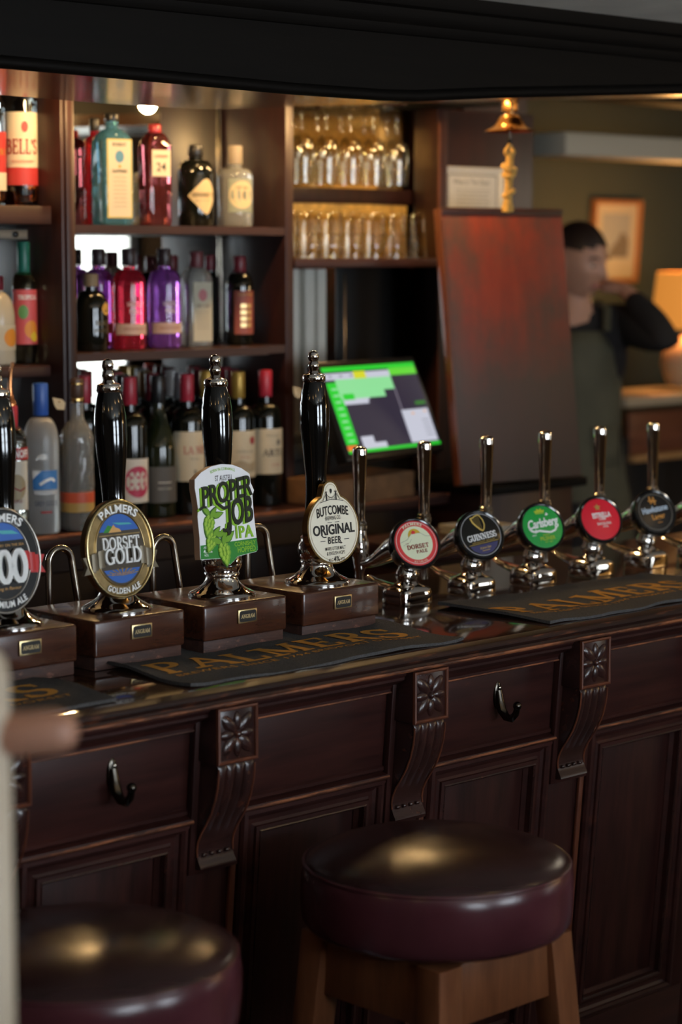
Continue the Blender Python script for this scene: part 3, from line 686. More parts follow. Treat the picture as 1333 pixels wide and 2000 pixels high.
# red and cream badge
RED2=mat('badge_red',(.68,.04,.045),.3); CRM2=mat('badge_cream',(.74,.78,.55),.3)
t,c,f=tap(TX[0],'chrome beer tap with a red-rimmed cream round badge, nearest the wooden pump blocks',RED2,6)
pr(c,f,'cream_field',CRM2,.0003,poly(ell(.0308,.0308)))
pr(c,f,'white_ring',WHITE,.0004,ring(.0375,.0375,.0382,.0382))
pr(c,f,'sun_picture',mat('badge_yellow',(.62,.42,.03),.4),.0006,poly([(x,y) for x,y in ell(.0125,.0125,40,0,.0135)]))
pr(c,f,'hill_picture',CRM2,.0009,poly([(-.030,.004),(-.015,.008),(-.005,.0185),(.002,.017),(.012,.0165),(.020,.010),(.0295,.0085),(.029,-.004),(-.0295,-.004)]))
pr(c,f,'red_cottage',RED2,.0011,poly([(-.005,.0165),(.002,.0165),(.002,.0195),(.004,.0195),(-.0015,.0235),(-.006,.0195),(-.005,.0195)]))
pr(c,f,'hill_lines',mat('badge_grey',(.30,.32,.24),.4),.0011,stroke([(-.030,.004),(-.016,.008),(-.005,.0180)],.0007),stroke([(.004,.0175),(.012,.0165),(.020,.010),(.0295,.0085)],.0007),stroke([(-.026,-.002),(-.012,.003),(-.008,.008)],.0005))
DR=mat('badge_dark_red',(.26,.03,.02),.4)
pr(c,f,'title_lettering',DR,.0011,off(ST('DORSET',.0082,.042,.24,.14,.06),.001,-.0105),off(ST('PALE',.0060,.021,.24,.14,.08),.006,-.0190),off(T('THE',.0024,.006,0),-.018,-.0005))
pr(c,f,'arc_lettering',CRM2,.0006,bend(T('PALMERS',.0046,.036,.02,1.15),.0325),bend(T('ALC 3.8% VOL',.0034,.028,.01,1.15),.0362,False))
# black badge with a gold harp
t,c,f=tap(TX[1],'chrome beer tap with a black round badge showing a gold harp',BLACKG,10)
pr(c,f,'silver_ring',mat('badge_silver',(.35,.35,.36),.3),.0003,ring(.0385,.0385,.0398,.0398))
HG=mat('harp_gold',(.62,.42,.10),.35)
pr(c,f,'gold_harp',HG,.0008,grp(stroke([(-.0115,.0335),(-.0060,.0330),(-.001,.0355),(.006,.0365),(.0100,.0335)],.0023),stroke([(-.0105,.0330),(-.0085,.024),(-.0035,.0165),(.003,.0085),(.0065,.0060)],.0030),stroke([(.0085,.0340),(.0125,.026),(.0130,.017),(.0100,.0095),(.0060,.0060)],.0021),*[stroke([(-.005+.0034*k,.0325+.0006*k),(-.0050+.0034*k,.0205-.0036*k)],.0004) for k in range(4)]))
pr(c,f,'title_lettering',WHITE,.0009,off(ST('GUINNESS',.0118,.060,.24,.12,.02),.0005,-.0095))
pr(c,f,'gold_lettering',HG,.0009,off(T('DRAUGHT STOUT',.0022,.046,.002,1.1),.001,-.0140),*[stroke([(-.030+.0,-.0160),(.030,-.0160)],.0007)])
pr(c,f,'blue_patch',mat('badge_blue',(.045,.045,.13),.35),.0005,poly([(-.029,-.0180),(.029,-.0180),(.024,-.0270),(.012,-.0350),(0,-.0368),(-.012,-.0350),(-.024,-.0270)]))
pr(c,f,'gold_lettering',HG,.0010,off(T('St James Gate',.0040,.022,.004,1,.25),0,-.0265),stroke([(-.008,-.0300),(.008,-.0300)],.0008))
# green badge
GRB=mat('badge_green',(.014,.33,.055),.28)
t,c,f=tap(TX[2],'chrome beer tap with a bright green round badge',GRB,5)
cw=off(T('Carlsberg',.0160,.064,.028,.93,.12),.001,-.0005); cw=([(x,y+.05*x) for x,y in cw[0]],cw[1])
pr(c,f,'title_lettering',mat('badge_white',(.86,.88,.86),.4),.0008,cw,stroke([(-.029,.004),(-.027,-.0045),(-.020,-.0085),(-.014,-.006)],.0042),stroke([(-.020,-.0095),(-.010,-.0070),(.002,-.0100),(.013,-.0125),(.024,-.0095),(.027,-.004)],.0036),poly([(.010,.021),(.0135,.026),(.017,.022),(.013,.020)]))
YG=mat('badge_lime',(.45,.55,.03),.4)
pr(c,f,'crown_picture',YG,.0008,poly([(-.009,.0270),(.009,.0270),(.011,.0320),(.006,.0310),(.004,.0355),(.0,.0325),(-.004,.0355),(-.006,.0310),(-.011,.0320)]),stroke([(-.009,.0255),(.009,.0255)],.0012))
pr(c,f,'pilsner_lettering',YG,.0008,off(T('PILSNER',.0070,.031,.014,1.05),.004,-.0265),off(T('DANISH',.0034,.014,.006,1.1),.003,-.0180),off(T('EST. 1847',.0026,.016,.003,1.1),.005,-.0315))
pr(c,f,'small_seal',WHITE,.0008,off(T('1847',.0032,.009,.006),-.022,-.0165))
# red badge with a gold star
t,c,f=tap(TX[3],'chrome beer tap with a plain red round badge and small gold star',mat('badge_scarlet',(.72,.014,.035),.28),4)
star=[]
for k in range(10): a=pi/2+k*pi/5; q=.0080 if k%2==0 else .0033; star.append((q*math.cos(a)-.002,q*math.sin(a)+.0235))
pr(c,f,'gold_star',GOLDP,.0008,poly(star))
pr(c,f,'title_lettering',WHITE,.0008,off(T('ESTRELLA',.0095,.040,.035,.98),.003,.0030),off(T('DAMM',.0036,.014,.016,1.05),.003,-.0020),off(T('BARCELONA',.0048,.030,.016,1.05),.005,-.0115),off(T('1876',.0034,.011,.008),.006,-.0170))
# black badge with orange and white lettering
t,c,f=tap(TX[4],'chrome beer tap with a black round badge with orange and pale blue lettering',mat('badge_black',(.012,.011,.011),.25),9)
OR=mat('badge_orange',(.62,.27,.05),.4)
pr(c,f,'grey_ring',mat('badge_dim',(.10,.09,.075),.4),.0003,ring(.0355,.0355,.0375,.0375))
pr(c,f,'orange_mark',OR,.0008,stroke([(-.004,.0180),(-.004,.0325)],.0030),stroke([(.004,.0150),(.004,.0300)],.0030),stroke([(-.009,.0245),(.004,.0245)],.0026),stroke([(-.004,.0215),(.009,.0215)],.0026))
pr(c,f,'title_lettering',mat('badge_pale_blue',(.50,.60,.70),.4),.0008,off(T('Hawkstone',.0118,.058,.024,.98),.0,.0005))
pr(c,f,'orange_lettering',OR,.0008,off(T('Lager',.0098,.029,.020,1),.003,-.0145),stroke([(-.003,-.022),(.008,-.022)],.001))
t,c,f=tap(TX[5],'chrome beer tap cut by the frame, farthest along the counter',mat('badge_black',(0,0,0)),4)
# ---------------------------------------------------------------- bar stools
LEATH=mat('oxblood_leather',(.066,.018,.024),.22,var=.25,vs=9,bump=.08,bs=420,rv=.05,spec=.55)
def stool(x,y,label,group=None):
    t=thing('bar_stool',label,'bar stool',(x,y,.008),0)
    R=.188
    b=B(); b.lathe([(.150,.742),(.172,.743),(.182,.748),(.1885,.758),(.1905,.775),(.191,.795),(.1905,.815),(.1880,.8290),(.1845,.8350)],72,fn=lambda a,z:1+.0035*math.sin(a*9+z*60)*math.sin(a*4+1)); mk('seat_band',b,LEATH,t)
    b=B(); b.lathe([(.1850,.8335),(.1838,.8370),(.179,.8415),(.165,.8480),(.140,.8565),(.105,.8645),(.060,.8695),(.0005,.8715)],72,cap=False); mk('seat_top',b,mat('shaded_leather',(.026,.0105,.0105),.21,var=.3,vs=9,bump=.08,bs=420,rv=.05,spec=.5),t,label='leather top with shade painted into its colour')  # seat top colour darkened to paint in the shade on it
    ring_=[(.1862*math.cos(2*pi*k/72),.1862*math.sin(2*pi*k/72),.8350) for k in range(73)]
    b=B(); b.tube(ring_,.0026,8,cap=False); mk('piping',b,LEATH,t)
    b=B(); b.lathe([(.120,.728),(.140,.73),(.142,.743),(.120,.745)],48); mk('seat_board',b,STOOLW,t)
    for sx in (-1,1):
        for sy in (-1,1):
            b=B(); h=.021; rows=[]
            for z,o,q in ((-.008,.168,.020),(.735,.112,.0225)):
                rows.append([Vector((sx*o+a*q,sy*o+c*q,z)) for a,c in ((-1,-1),(1,-1),(1,1),(-1,1))])
            b.grid(rows,closeu=True,cap0=True,cap1=True)
            bmesh.ops.bevel(b.b,geom=[e for e in b.b.edges if abs(e.verts[0].co.z-e.verts[1].co.z)>.3],offset=.004,segments=2,affect='EDGES',profile=.5)
            mk('leg',b,STOOLW,t)
    for k in range(4):
        M=Matrix.Rotation(k*pi/2,4,'Z')
        b=B(); b.box((0,-.116,.690),(.196,.020,.086),.002,M=M); mk('apron',b,STOOLW,t)
        b=B(); b.tube([M@Vector((-.145,-.150,.24)),M@Vector((.145,-.150,.24))],.012,10); mk('foot_rail',b,STOOLW,t)
    return t
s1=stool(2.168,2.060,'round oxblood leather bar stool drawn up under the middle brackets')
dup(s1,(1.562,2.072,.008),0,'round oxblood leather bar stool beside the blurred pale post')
# ---------------------------------------------------------------- beam, ceiling, walls, floor
def zb(x): return 1.946+.010*max(0,min(1,(2.5-x)/.6)) if x<2.72 else 1.946+.0635*(x-2.72)*(1 if x>2.8 else .5)
beam=bpy.data.objects.new('trim_1',None); COL.objects.link(beam); struct(beam)
XS=[-.6,.6,1.8,2.2,2.5,2.66,2.72,2.80,3.0,3.3,3.6,4.0,4.6,5.2]
def beamgrid(prof): 
    b=B(); b.grid([[Vector((x,y+.004*math.sin(x*3.1),(zb(x)+z if z<.5 else z))) for y,z in prof] for x in XS],closeu=True,cap0=True,cap1=True); return b
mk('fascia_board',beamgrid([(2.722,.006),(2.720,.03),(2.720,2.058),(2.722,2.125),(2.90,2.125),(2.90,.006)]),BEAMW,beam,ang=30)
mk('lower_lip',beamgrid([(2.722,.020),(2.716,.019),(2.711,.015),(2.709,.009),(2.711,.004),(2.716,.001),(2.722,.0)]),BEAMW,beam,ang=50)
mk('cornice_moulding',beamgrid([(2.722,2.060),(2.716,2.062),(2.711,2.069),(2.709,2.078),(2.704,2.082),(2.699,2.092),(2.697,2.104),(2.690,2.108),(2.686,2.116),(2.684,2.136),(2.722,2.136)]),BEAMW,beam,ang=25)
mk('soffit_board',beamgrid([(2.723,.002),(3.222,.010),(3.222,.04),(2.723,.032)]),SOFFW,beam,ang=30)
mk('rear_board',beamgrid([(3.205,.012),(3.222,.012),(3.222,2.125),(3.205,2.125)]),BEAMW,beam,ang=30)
PLAST=mat('ceiling_plaster',(.78,.76,.68),.85,var=.08,vs=8,bump=.2,bs=30)
b=B(); b.grid([[Vector((x,y,z)) for y,z in ((-1.7,2.130),(2.80,2.130),(2.80,2.18),(-1.7,2.18))] for x in (-1.6,5.2)],closeu=True,cap0=True,cap1=True); cl=mk('ceiling',b,PLAST); struct(cl)
FLOORW=wood('floor_boards',(.03,.014,.008),(.075,.035,.02),.45,(3,40,40),bump=.1)
fl=bpy.data.objects.new('floor',None); COL.objects.link(fl); struct(fl)
for k in range(20):
    b=B(); b.box((3.8,-1.62+.2*k+.1-.02,-.012),(11.2,.196,.024),.002); mk('floor_plank',b,FLOORW,fl)
for k in range(16):
    b=B(); b.box((3.8,2.48+.2*k+.1,-.012),(11.2,.196,.024),.002); mk('floor_plank',b,FLOORW,fl)
# ---------------------------------------------------------------- windows of the front room, walls
WALLP=mat('dark_panelled_wall',(.075,.050,.032),.85,var=.06,vs=6,bump=.15,bs=40)
GREENW=mat('olive_wall',(.055,.064,.046),.8,var=.05,vs=5)
OCHRE=mat('ochre_wall',(.30,.22,.10),.85,var=.06,vs=5)
FRAMEW=mat('window_paint',(.55,.54,.50),.5)
def sky(name,s,col=(.80,.90,1.0)): return mat(name,(.0,.0,.0),.5,emit=col,es=s)
def window(n,x0,x1,z0,z1,y,nx,nz,pane):
    w=bpy.data.objects.new('window_%d'%n,None); COL.objects.link(w); struct(w)
    b=B()
    for c,d in (((x0-.03,y,(z0+z1)/2),(.06,.08,z1-z0+.12)),((x1+.03,y,(z0+z1)/2),(.06,.08,z1-z0+.12)),(((x0+x1)/2,y,z1+.03),(x1-x0,.08,.06)),(((x0+x1)/2,y,z0-.03),(x1-x0,.12,.06))): b.box(c,d,.004)
    mk('window_frame',b,FRAMEW,w)
    for i in range(1,nx):
        b=B(); b.box((x0+(x1-x0)*i/nx,y,(z0+z1)/2),(.028,.05,z1-z0)); mk('glazing_bar',b,FRAMEW,w)
    for k in range(1,nz):
        b=B(); b.box(((x0+x1)/2,y,z0+(z1-z0)*k/nz),(x1-x0,.05,.028)); mk('glazing_bar',b,FRAMEW,w)
    for i in range(nx):
        for k in range(nz):
            b=B(); b.box((x0+(x1-x0)*(i+.5)/nx,y-.012,z0+(z1-z0)*(k+.5)/nz),((x1-x0)/nx-.002,.006,(z1-z0)/nz-.002)); mk('window_pane',b,pane,w)
    return w
def wallseg(name,boxes,m):
    o=bpy.data.objects.new(name,None); COL.objects.link(o); struct(o)
    for c,d in boxes:
        b=B(); b.box(c,d); mk('wall_section',b,m,o,smooth=False)
    return o
# wall behind the camera, with two windows
def wall_x(name,y,X0,X1,Z1,holes,m,th=.1,Z0=0):
    bx=[]; xs=X0
    for a,c,z0,z1 in holes:
        if a>xs: bx.append((((xs+a)/2,y-th/2,(Z0+Z1)/2),(a-xs,th,Z1-Z0)))
        bx.append((((a+c)/2,y-th/2,(Z0+z0)/2),(c-a,th,z0-Z0))); bx.append((((a+c)/2,y-th/2,(z1+Z1)/2),(c-a,th,Z1-z1))); xs=c
    bx.append((((xs+X1)/2,y-th/2,(Z0+Z1)/2),(X1-xs,th,Z1-Z0)))
    return wallseg(name,bx,m)
wall_x('wall_rear',-1.62,-1.6,4.6,2.2,[(.75,1.75,.95,1.95),(2.65,3.65,.95,1.95)],WALLP)
window(1,.75,1.75,.95,1.95,-1.66,2,3,sky('daylight_pane',WIN1)); window(2,2.65,3.65,.95,1.95,-1.66,2,3,sky('daylight_pane',WIN1))
wall_x('wall_front',-.5,4.6,7.42,2.4,[(6.12,6.48,.85,1.78),(6.72,7.16,.85,1.78)],BACKW)
wall_x('wall_front_end',-.5,7.42,10.5,2.4,[],OCHRE)
window(3,6.12,6.48,.85,1.78,-.54,1,2,sky('daylight_pane_far',WIN2,(.92,.97,.95))); window(4,6.72,7.16,.85,1.78,-.54,1,2,sky('daylight_pane_far',WIN2))
wallseg('shade_screen',[((2.0,.30,.54),(4.4,.06,1.08))],WALLP)  # unseen low screen added to shade the lower bar front
wallseg('wall_corner',[((4.6,-1.06,1.2),(.1,1.1,2.4))],WALLP)
wallseg('wall_left',[((-1.62,1.85,1.2),(.1,7.0,2.4))],WALLP)
wallseg('wall_end',[((-.2,3.9,1.2),(2.8,.1,2.4))],BACKW)
o=wallseg('ceiling_side',[((7.8,1.3,2.42),(5.4,3.8,.04)),((1.9,4.0,2.30),(7.1,2.6,.04))],PLAST)
for x in (7.75,8.45): lamp('wall_light',(x,-.16,1.72),WALLL,WARM,.06)
# ---------------------------------------------------------------- back bar shelving
MIRROR=mat('old_mirror',(.80,.80,.76),.015,1)
un=thing('back_bar_shelving','dark wooden back bar shelving unit with mirrored backs and three bays','shelving')
YF,YM=3.55,3.815
def part(n,m,c,d,bev=.002,**k):
    b=B(); b.box(c,d,bev); return mk(n,b,m,un,**k)
part('post',BACKW,(2.664,3.683,1.583),(.034,.266,.904)); part('post',BACKW,(3.307,3.708,1.583),(.024,.216,.904)); part('post',BACKW,(3.918,3.755,1.595),(.036,.08,.88))
b=B(); b.box((2.664,3.547,1.583),(.020,.010,.90),.003); mk('post_bead',b,BACKW,un)
part('post_edge',WORNV,(3.902,3.712,1.60),(.006,.006,.80),.002,label='orange-brown rubbed edge')
for z_ in (1.7335,1.4755):
    b=B(); b.prism([(2.682,3.552),(3.200,3.552),(3.212,3.602),(3.2945,3.602),(3.2945,3.811),(2.682,3.811)],z_-.0085,z_+.0085,lambda x,y,d:Vector((x,y,d))); mk('shelf',b,SHELFW,un)
part('shelf',SHELFW,(3.610,3.703,1.664),(.58,.215,.020))
part('shelf',SHELFW,(2.28,3.675,1.760),(.70,.23,.036)); part('shelf',SHELFW,(2.28,3.68,1.452),(.70,.22,.022))
part('top_board',BEAMW,(3.1,3.69,2.045),(1.72,.25,.02)); part('side_panel',BACKW,(1.93,3.67,1.583),(.03,.24,.904))
for a,c,z0,z1 in ((2.682,3.294,1.13,2.035),(1.95,2.645,1.13,2.035)):
    b=B(); b.box(((a+c)/2,YM+.004,(z0+z1)/2),(c-a,.006,z1-z0)); mk('mirror',b,MIRROR,un,smooth=False)
b=B(); b.box((3.49,YM+.004,1.42),(.34,.006,.47)); mk('mirror',b,MIRROR,un,smooth=False)
b=B(); b.box((3.61,YM+.004,1.855),(.58,.006,.36)); mk('amber_mirror',b,mat('amber_mirror',(.78,.60,.30),.10,1),un,smooth=False)  # amber tint puts the golden reflection into the mirror colour
for x_,w_ in ((3.516,.024),(3.562,.030),(3.600,.028)): part('reflection_strip',mat('reflection_pale',(.62,.60,.53),.6),(x_,YM-.004,1.42),(w_,.012,.46),.003,label='pale strip painted as a mirror reflection')  # pale strips painted in place of curtain reflections in the mirror
part('back_board',BLACKM,(3.78,YM+.004,1.40),(.24,.02,.52)); part('mirror_edge',STEEL,(3.676,YM-.006,1.45),(.006,.006,.38),.001,label='thin bright mirror edge')
part('mirror_edge',STEEL,(3.290,YM-.004,1.60),(.004,.006,.86),.001,label='thin bright mirror edge')
for i in range(5):
    part('glass_rail',BACKW,(3.345+.0745*i+.0,3.675,2.030),(.014,.20,.012),.002)
part('gold_reflection_panel',mat('gold_reflection_panel',(.62,.40,.12),.45,.25,var=.3,vs=60,bump=.3,bs=120),(3.605,YM-.004,1.739),(.565,.008,.128),.001,label='gold panel painted as a reflected glow')  # gold colour stands in for a warm reflection behind the glasses
part('mid_rail',BACKW,(3.61,YM-.008,1.822),(.58,.012,.036))
wb=wallseg('wall_back',[((2.4,3.89,1.1),(3.4,.1,2.2)),((4.225,3.87,1.6),(.24,.1,1.2))],BACKW)
part('end_panel',BACKW,(4.135,3.80,1.58),(.405,.02,.92),.003)
part('optic_bracket',mat('dull_aluminium',(.30,.30,.28),.45,1),(2.36,3.60,1.722),(.46,.03,.020),.002,label='grey metal optic rail with screws under the shelf')
b=B()
for x in (2.30,2.44,2.56): b.sphere((x,3.583,1.722),(.006,.003,.006),u=10,v=6)
mk('rail_screw',b,BLACKP,un)
bc=thing('back_counter','dark wooden back counter with a rubbed front edge under the bottles','counter')
def bpart(n,m,c,d,bev=.002,**k):
    b=B(); b.box(c,d,bev); return mk(n,b,m,bc,**k)
bpart('top_board',SHELFW,(2.61,3.655,1.116),(2.24,.29,.026),.004); bpart('worn_front_edge',WORN,(2.61,3.509,1.1255),(2.24,.008,.008),.003)
bpart('carcass',DARKW,(2.61,3.69,.55),(2.22,.24,1.10))
for i in range(5):
    b=B(); b.box((1.72+.405*i,3.562,.62),(.385,.018,.85),.003); d=mk('cupboard_door',b,DARKW,bc)
    b=B(); b.grid(mold_loops(1.72+.405*i-.14,1.72+.405*i+.14,.27,.97,[(0,0),(.004,-.006),(.012,-.008),(.02,0)],lambda x,h,z:Vector((x,3.553+h,z))),closeu=True); mk('door_moulding',b,DARKW,d)
    b=B(); b.sphere((1.72+.405*i+.165,3.545,.72),.010); mk('knob',b,BRASS,d)
hc=thing('hatch_cabinet','dark cabinet under the raised reddish flap at the far end of the serving aisle','cabinet')
b=B(); b.box((3.92,3.60,.565),(.30,.36,1.13),.004); mk('body',b,BACKW,hc)
b=B(); b.box((3.92,3.59,1.14),(.34,.40,.022),.004); mk('top',b,BEAMW,hc)
b=B(); b.box((3.92,3.414,.60),(.24,.016,.85),.003); mk('door',b,BACKW,hc)
# raised counter flap
FLAP=wood('worn_red_flap',(.125,.016,.008),(.20,.030,.012),.5,(25,25,3),bump=.15,wear=(.050,.030,.022),wa=.53,ws=(5,5,3.2),wr=.12)
def worn_low(m,c,z0,z1):
    """the red finish is worn off towards the lower end of the flap, with a ragged boundary"""
    N=m.node_tree.nodes; L=m.node_tree.links; b=N['Principled BSDF']; src=b.inputs['Base Color'].links[0].from_socket
    t=N.new('ShaderNodeTexCoord'); s_=N.new('ShaderNodeSeparateXYZ'); L.new(t.outputs['Object'],s_.inputs[0])
    n=N.new('ShaderNodeTexNoise'); n.inputs['Scale'].default_value=7; n.inputs['Detail'].default_value=5; L.new(t.outputs['Object'],n.inputs['Vector'])
    a=N.new('ShaderNodeMath'); a.operation='MULTIPLY_ADD'; a.inputs[1].default_value=.28; L.new(n.outputs['Fac'],a.inputs[0]); L.new(s_.outputs['Z'],a.inputs[2])
    q=N.new('ShaderNodeMapRange'); q.inputs[1].default_value=z0; q.inputs[2].default_value=z1; q.inputs[3].default_value=.9; q.inputs[4].default_value=0; L.new(a.outputs[0],q.inputs[0])
    x=N.new('ShaderNodeMix'); x.data_type='RGBA'; L.new(q.outputs[0],x.inputs[0]); L.new(src,x.inputs[6]); x.inputs[7].default_value=(*c,1); L.new(x.outputs[2],b.inputs['Base Color'])
worn_low(FLAP,(.052,.034,.025),.36,.50)
fp=thing('counter_flap','worn reddish-brown counter flap standing upright in front of the notice','counter flap',(3.856,3.438,1.152),math.radians(-7.4))
b=B(); b.box((0,0,0),(.374,.022,.635),.003)
M=Matrix.Translation((0,.0,.32))@Matrix.Rotation(math.radians(-7.3),4,'X')
for v in b.b.verts: v.co=M@v.co
mk('board',b,FLAP,fp)
b=B(); b.box((-.188,-.002,0),(.006,.026,.635),.002,M=M); mk('worn_side_edge',b,WORNV,fp)
b=B(); b.box((.0,-.006,.312),(.374,.016,.016),.002,M=M); mk('top_edge_strip',b,BACKW,fp)
for sx in (-.13,.13):
    b=B(); b.tube([(sx-.03,.0,.003),(sx+.03,.0,.003)],.007,10); mk('hinge',b,BRASS,fp)
# framed notice and bell
nt=thing('framed_notice','white framed printed notice on the dark wood panel behind the bell rope','notice',(4.10,3.788,1.8385))
b=B(); b.grid(mold_loops(-.112,.112,-.0625,.0625,[(0,.010),(0,-.002),(.003,-.006),(.008,-.004),(.0095,.002)],lambda x,h,z:Vector((x,h-.006,z))),closeu=True); mk('frame',b,mat('notice_frame',(.60,.59,.55),.5),nt)
b=B(); b.box((0,-.001,0),(.21,.006,.112)); mk('sheet',b,mat('notice_paper',(.56,.54,.48),.7),nt)
GREYI=mat('faint_ink',(.16,.15,.13),.6)
b=B(); nf=lambda d:(lambda x,z:Vector((x,-.0045-d,z)))
w_,h_=.178,.086
for p,q in (((-w_/2,h_/2),(w_/2,h_/2)),((-w_/2,-h_/2),(w_/2,-h_/2)),((-w_/2,-h_/2),(-w_/2,h_/2)),((w_/2,-h_/2),(w_/2,h_/2))): b.put(stroke([p,q],.0035),nf(0))
flatmk('printed_border',b,GREYI,nt)
b=B(); b.put(off(T("What Is 'The Glass'",.0125,.135,.006),-.004,.019),nf(.0002))
for k in range(5): b.put(off(T(['a pint of ale is poured with care','and drawn by hand from the cask','then handed over the old counter','to friends and strangers alike','and the bell is rung at closing'][k],.0055,.125-.006*(k%3),.001),0,.004-.0095*k),nf(.0002))
flatmk('lettering',b,GREYI,nt)
bl=thing('ship_bell','small brass bell hanging under the beam with a knotted rope','bell',(3.640,3.25,1.966))
b=B(); b.lathe([(.003,.022),(.014,.021),(.021,.018),(.026,.011),(.031,.002),(.038,-.006),(.047,-.0110),(.055,-.0135),(.0565,-.016),(.054,-.0165),(.040,-.009),(.022,.004),(.006,.014)],40,cap=False); mk('bell_body',b,mat('bell_brass',(.50,.24,.07),.24,1),bl)
b=B(); b.box((0,0,.044),(.026,.026,.036),.003); b.tube([(0,0,.04),(0,0,.022)],.007,8); mk('hanger',b,mat('bell_brass',(0,0,0)),bl)
b=B(); b.tube([(0,0,.01),(0,0,-.045)],.0025,8); b.sphere((0,0,-.036),.006); mk('clapper',b,BLACKP,bl)
ROPE=mat('cotton_rope',(.52,.30,.075),.85,bump=.8,bs=260,var=.2,vs=90)
b=B()
loop=[(.011*math.cos(a),.004*math.sin(a*2),-.056+.0105*math.sin(a)) for a in [2*pi*k/20 for k in range(21)]]
b.tube(loop,.0045,10,cap=False)
def twist(p0,p1,r,turns,rr):
    for s_ in (0,pi):
        P=[]
        for k in range(40):
            u=k/39; c=Vector(p0).lerp(Vector(p1),u); a=s_+2*pi*turns*u; P.append(c+Vector((r*math.cos(a),r*math.sin(a),0)))
        b.tube(P,rr,8)
twist((.002,0,-.062),(-.004,0,-.165),.0042,5,.0058)
for k,(z,q) in enumerate(((-.095,.0125),(-.108,.0105),(-.150,.0095))):
    P=[(q*math.cos(a)-.001,q*math.sin(a),z+.006*math.sin(a*1.0+k)) for a in [2*pi*j/18 for j in range(19)]]; b.tube(P,.006,8,cap=False)
b.lathe([(.006,-.160),(.0095,-.168),(.0125,-.182),(.0118,-.190),(.003,-.193)],16,Matrix.Translation((-.005,0,0)),fn=lambda a,z:1+.12*math.sin(a*7)); mk('knotted_rope',b,ROPE,bl)
# ---------------------------------------------------------------- till
ti=thing('till_screen','tilted touch screen till with a bright green and dark display','till',(3.462,3.50,1.13),math.radians(8.6))
tilt=math.radians(23.6)
Mt=Matrix.Translation((0,-.03,.215))@Matrix.Rotation(-tilt,4,'X')
b=B(); b.box((0,.016,0),(.375,.030,.232),.006,M=Mt); mk('housing',b,BLACKP,ti)
b=B(); b.box((0,.09,.12),(.12,.04,.14),.01); mk('stand',b,BLACKP,ti); b=B(); b.box((0,.055,.030),(.31,.13,.058),.004); mk('wooden_riser',b,mat('riser_wood',(.17,.085,.038),.6,var=.3,vs=25),ti)
def em(n,c,s=1.0): return mat(n,(.01,.01,.01),.3,emit=c,es=s*TILL)
w2,h2=.1725,.1005
def tf(d): return lambda x,y: Mt@Vector((x,-.0002-d,y))
def scr(n,m,d,*rects):
    for x0,y0,x1,y1 in rects:      # unit coordinates, 0..1 from the lower left corner
        b=B(); b.put(poly([(-w2+2*w2*x0,-h2+2*h2*y0),(-w2+2*w2*x1,-h2+2*h2*y0),(-w2+2*w2*x1,-h2+2*h2*y1),(-w2+2*w2*x0,-h2+2*h2*y1)]),tf(d)); flatmk(n,b,m,sc)
b=B(); b.box((0,.001,0),(2*w2,.002,2*h2),M=Mt); sc=mk('display',b,em('screen_dark',(.020,.016,.034)),ti)
SG=em('screen_green',(.012,.50,.022)); SL=em('screen_light_green',(.22,.60,.26)); SW=em('screen_white',(.46,.47,.55)); SGG=em('screen_leaf',(.10,.55,.03))
scr('green_bar',SG,.0006,(0,.945,1,1),(0,0,1,.035),(0,.10,.125,.82))
scr('green_header',SGG,.0007,(.70,.86,1,.945)); scr('orange_key',em('screen_orange',(.75,.16,.02)),.0006,(0,.035,.10,.09))
scr('white_key',SW,.0008,(0,.85,.70,.925),(.12,.555,.38,.675),(.24,.60,.40,.70),(.17,.035,.42,.10),(.17,.10,.30,.18),(.69,.05,.985,.44))
scr('yellow_key',em('screen_yellow',(.55,.55,.02)),.0010,(.31,.85,.44,.935))
scr('light_green_key',SL,.0009,(.10,.70,.70,.85),(.10,.62,.58,.72))
scr('key_text',SL,.0010,*[(.035,.13+.075*k,.095,.155+.075*k) for k in range(9)])
scr('green_key',SG,.0011,(.13,.61,.245,.68)); scr('divider',em('screen_line',(.17,.15,.19)),.0008,(.695,.44,.708,.72)); scr('dim_green_key',em('screen_dim_green',(.03,.16,.02)),.0008,(.87,.49,.985,.53))
scr('small_icon',em('screen_icon',(.70,.33,.10)),.0011,(.79,.38,.82,.40),(.93,.395,.955,.415)); scr('list_line',em('screen_grey',(.16,.16,.20)),.0011,*[(.88,.12+.045*k,.96,.13+.045*k) for k in range(5)],*[(.05+.11*k,.88,.08+.11*k,.90) for k in range(3)])
bx=thing('card_terminal','small black box standing on the back counter left of the till','card terminal',(3.356,3.668,1.1295))
b=B(); b.box((0,0,.075),(.075,.075,.15),.006); mk('case',b,BLACKM,bx); b=B(); b.box((0,-.0385,.11),(.05,.002,.035),.001); mk('screen',b,mat('dull_screen',(.03,.033,.035),.3),bx)
pb=thing('serving_tray','pale flat tray lying on the low shelf behind the chrome taps','tray',(3.53,3.24,1.0735),-.12)
b=B(); b.box((0,0,.006),(.13,.10,.012),.004); mk('board',b,mat('pale_tray',(.30,.27,.22),.5),pb); b=B(); b.grid(mold_loops(-.065,.065,-.05,.05,[(0,.012),(.0,.022),(.006,.022),(.008,.012)],lambda x,h,y:Vector((x,y,h))),closeu=True); mk('rim',b,mat('pale_tray',(0,0,0)),pb)
ls=thing('low_shelf','dark low shelf on the bar side behind the taps','shelf')
b=B(); b.box((3.50,3.26,1.058),(.46,.26,.030),.004); mk('shelf_board',b,BACKW,ls); b=B(); b.box((3.50,3.27,.52),(.42,.22,1.045),.004); mk('cupboard',b,BACKW,ls)
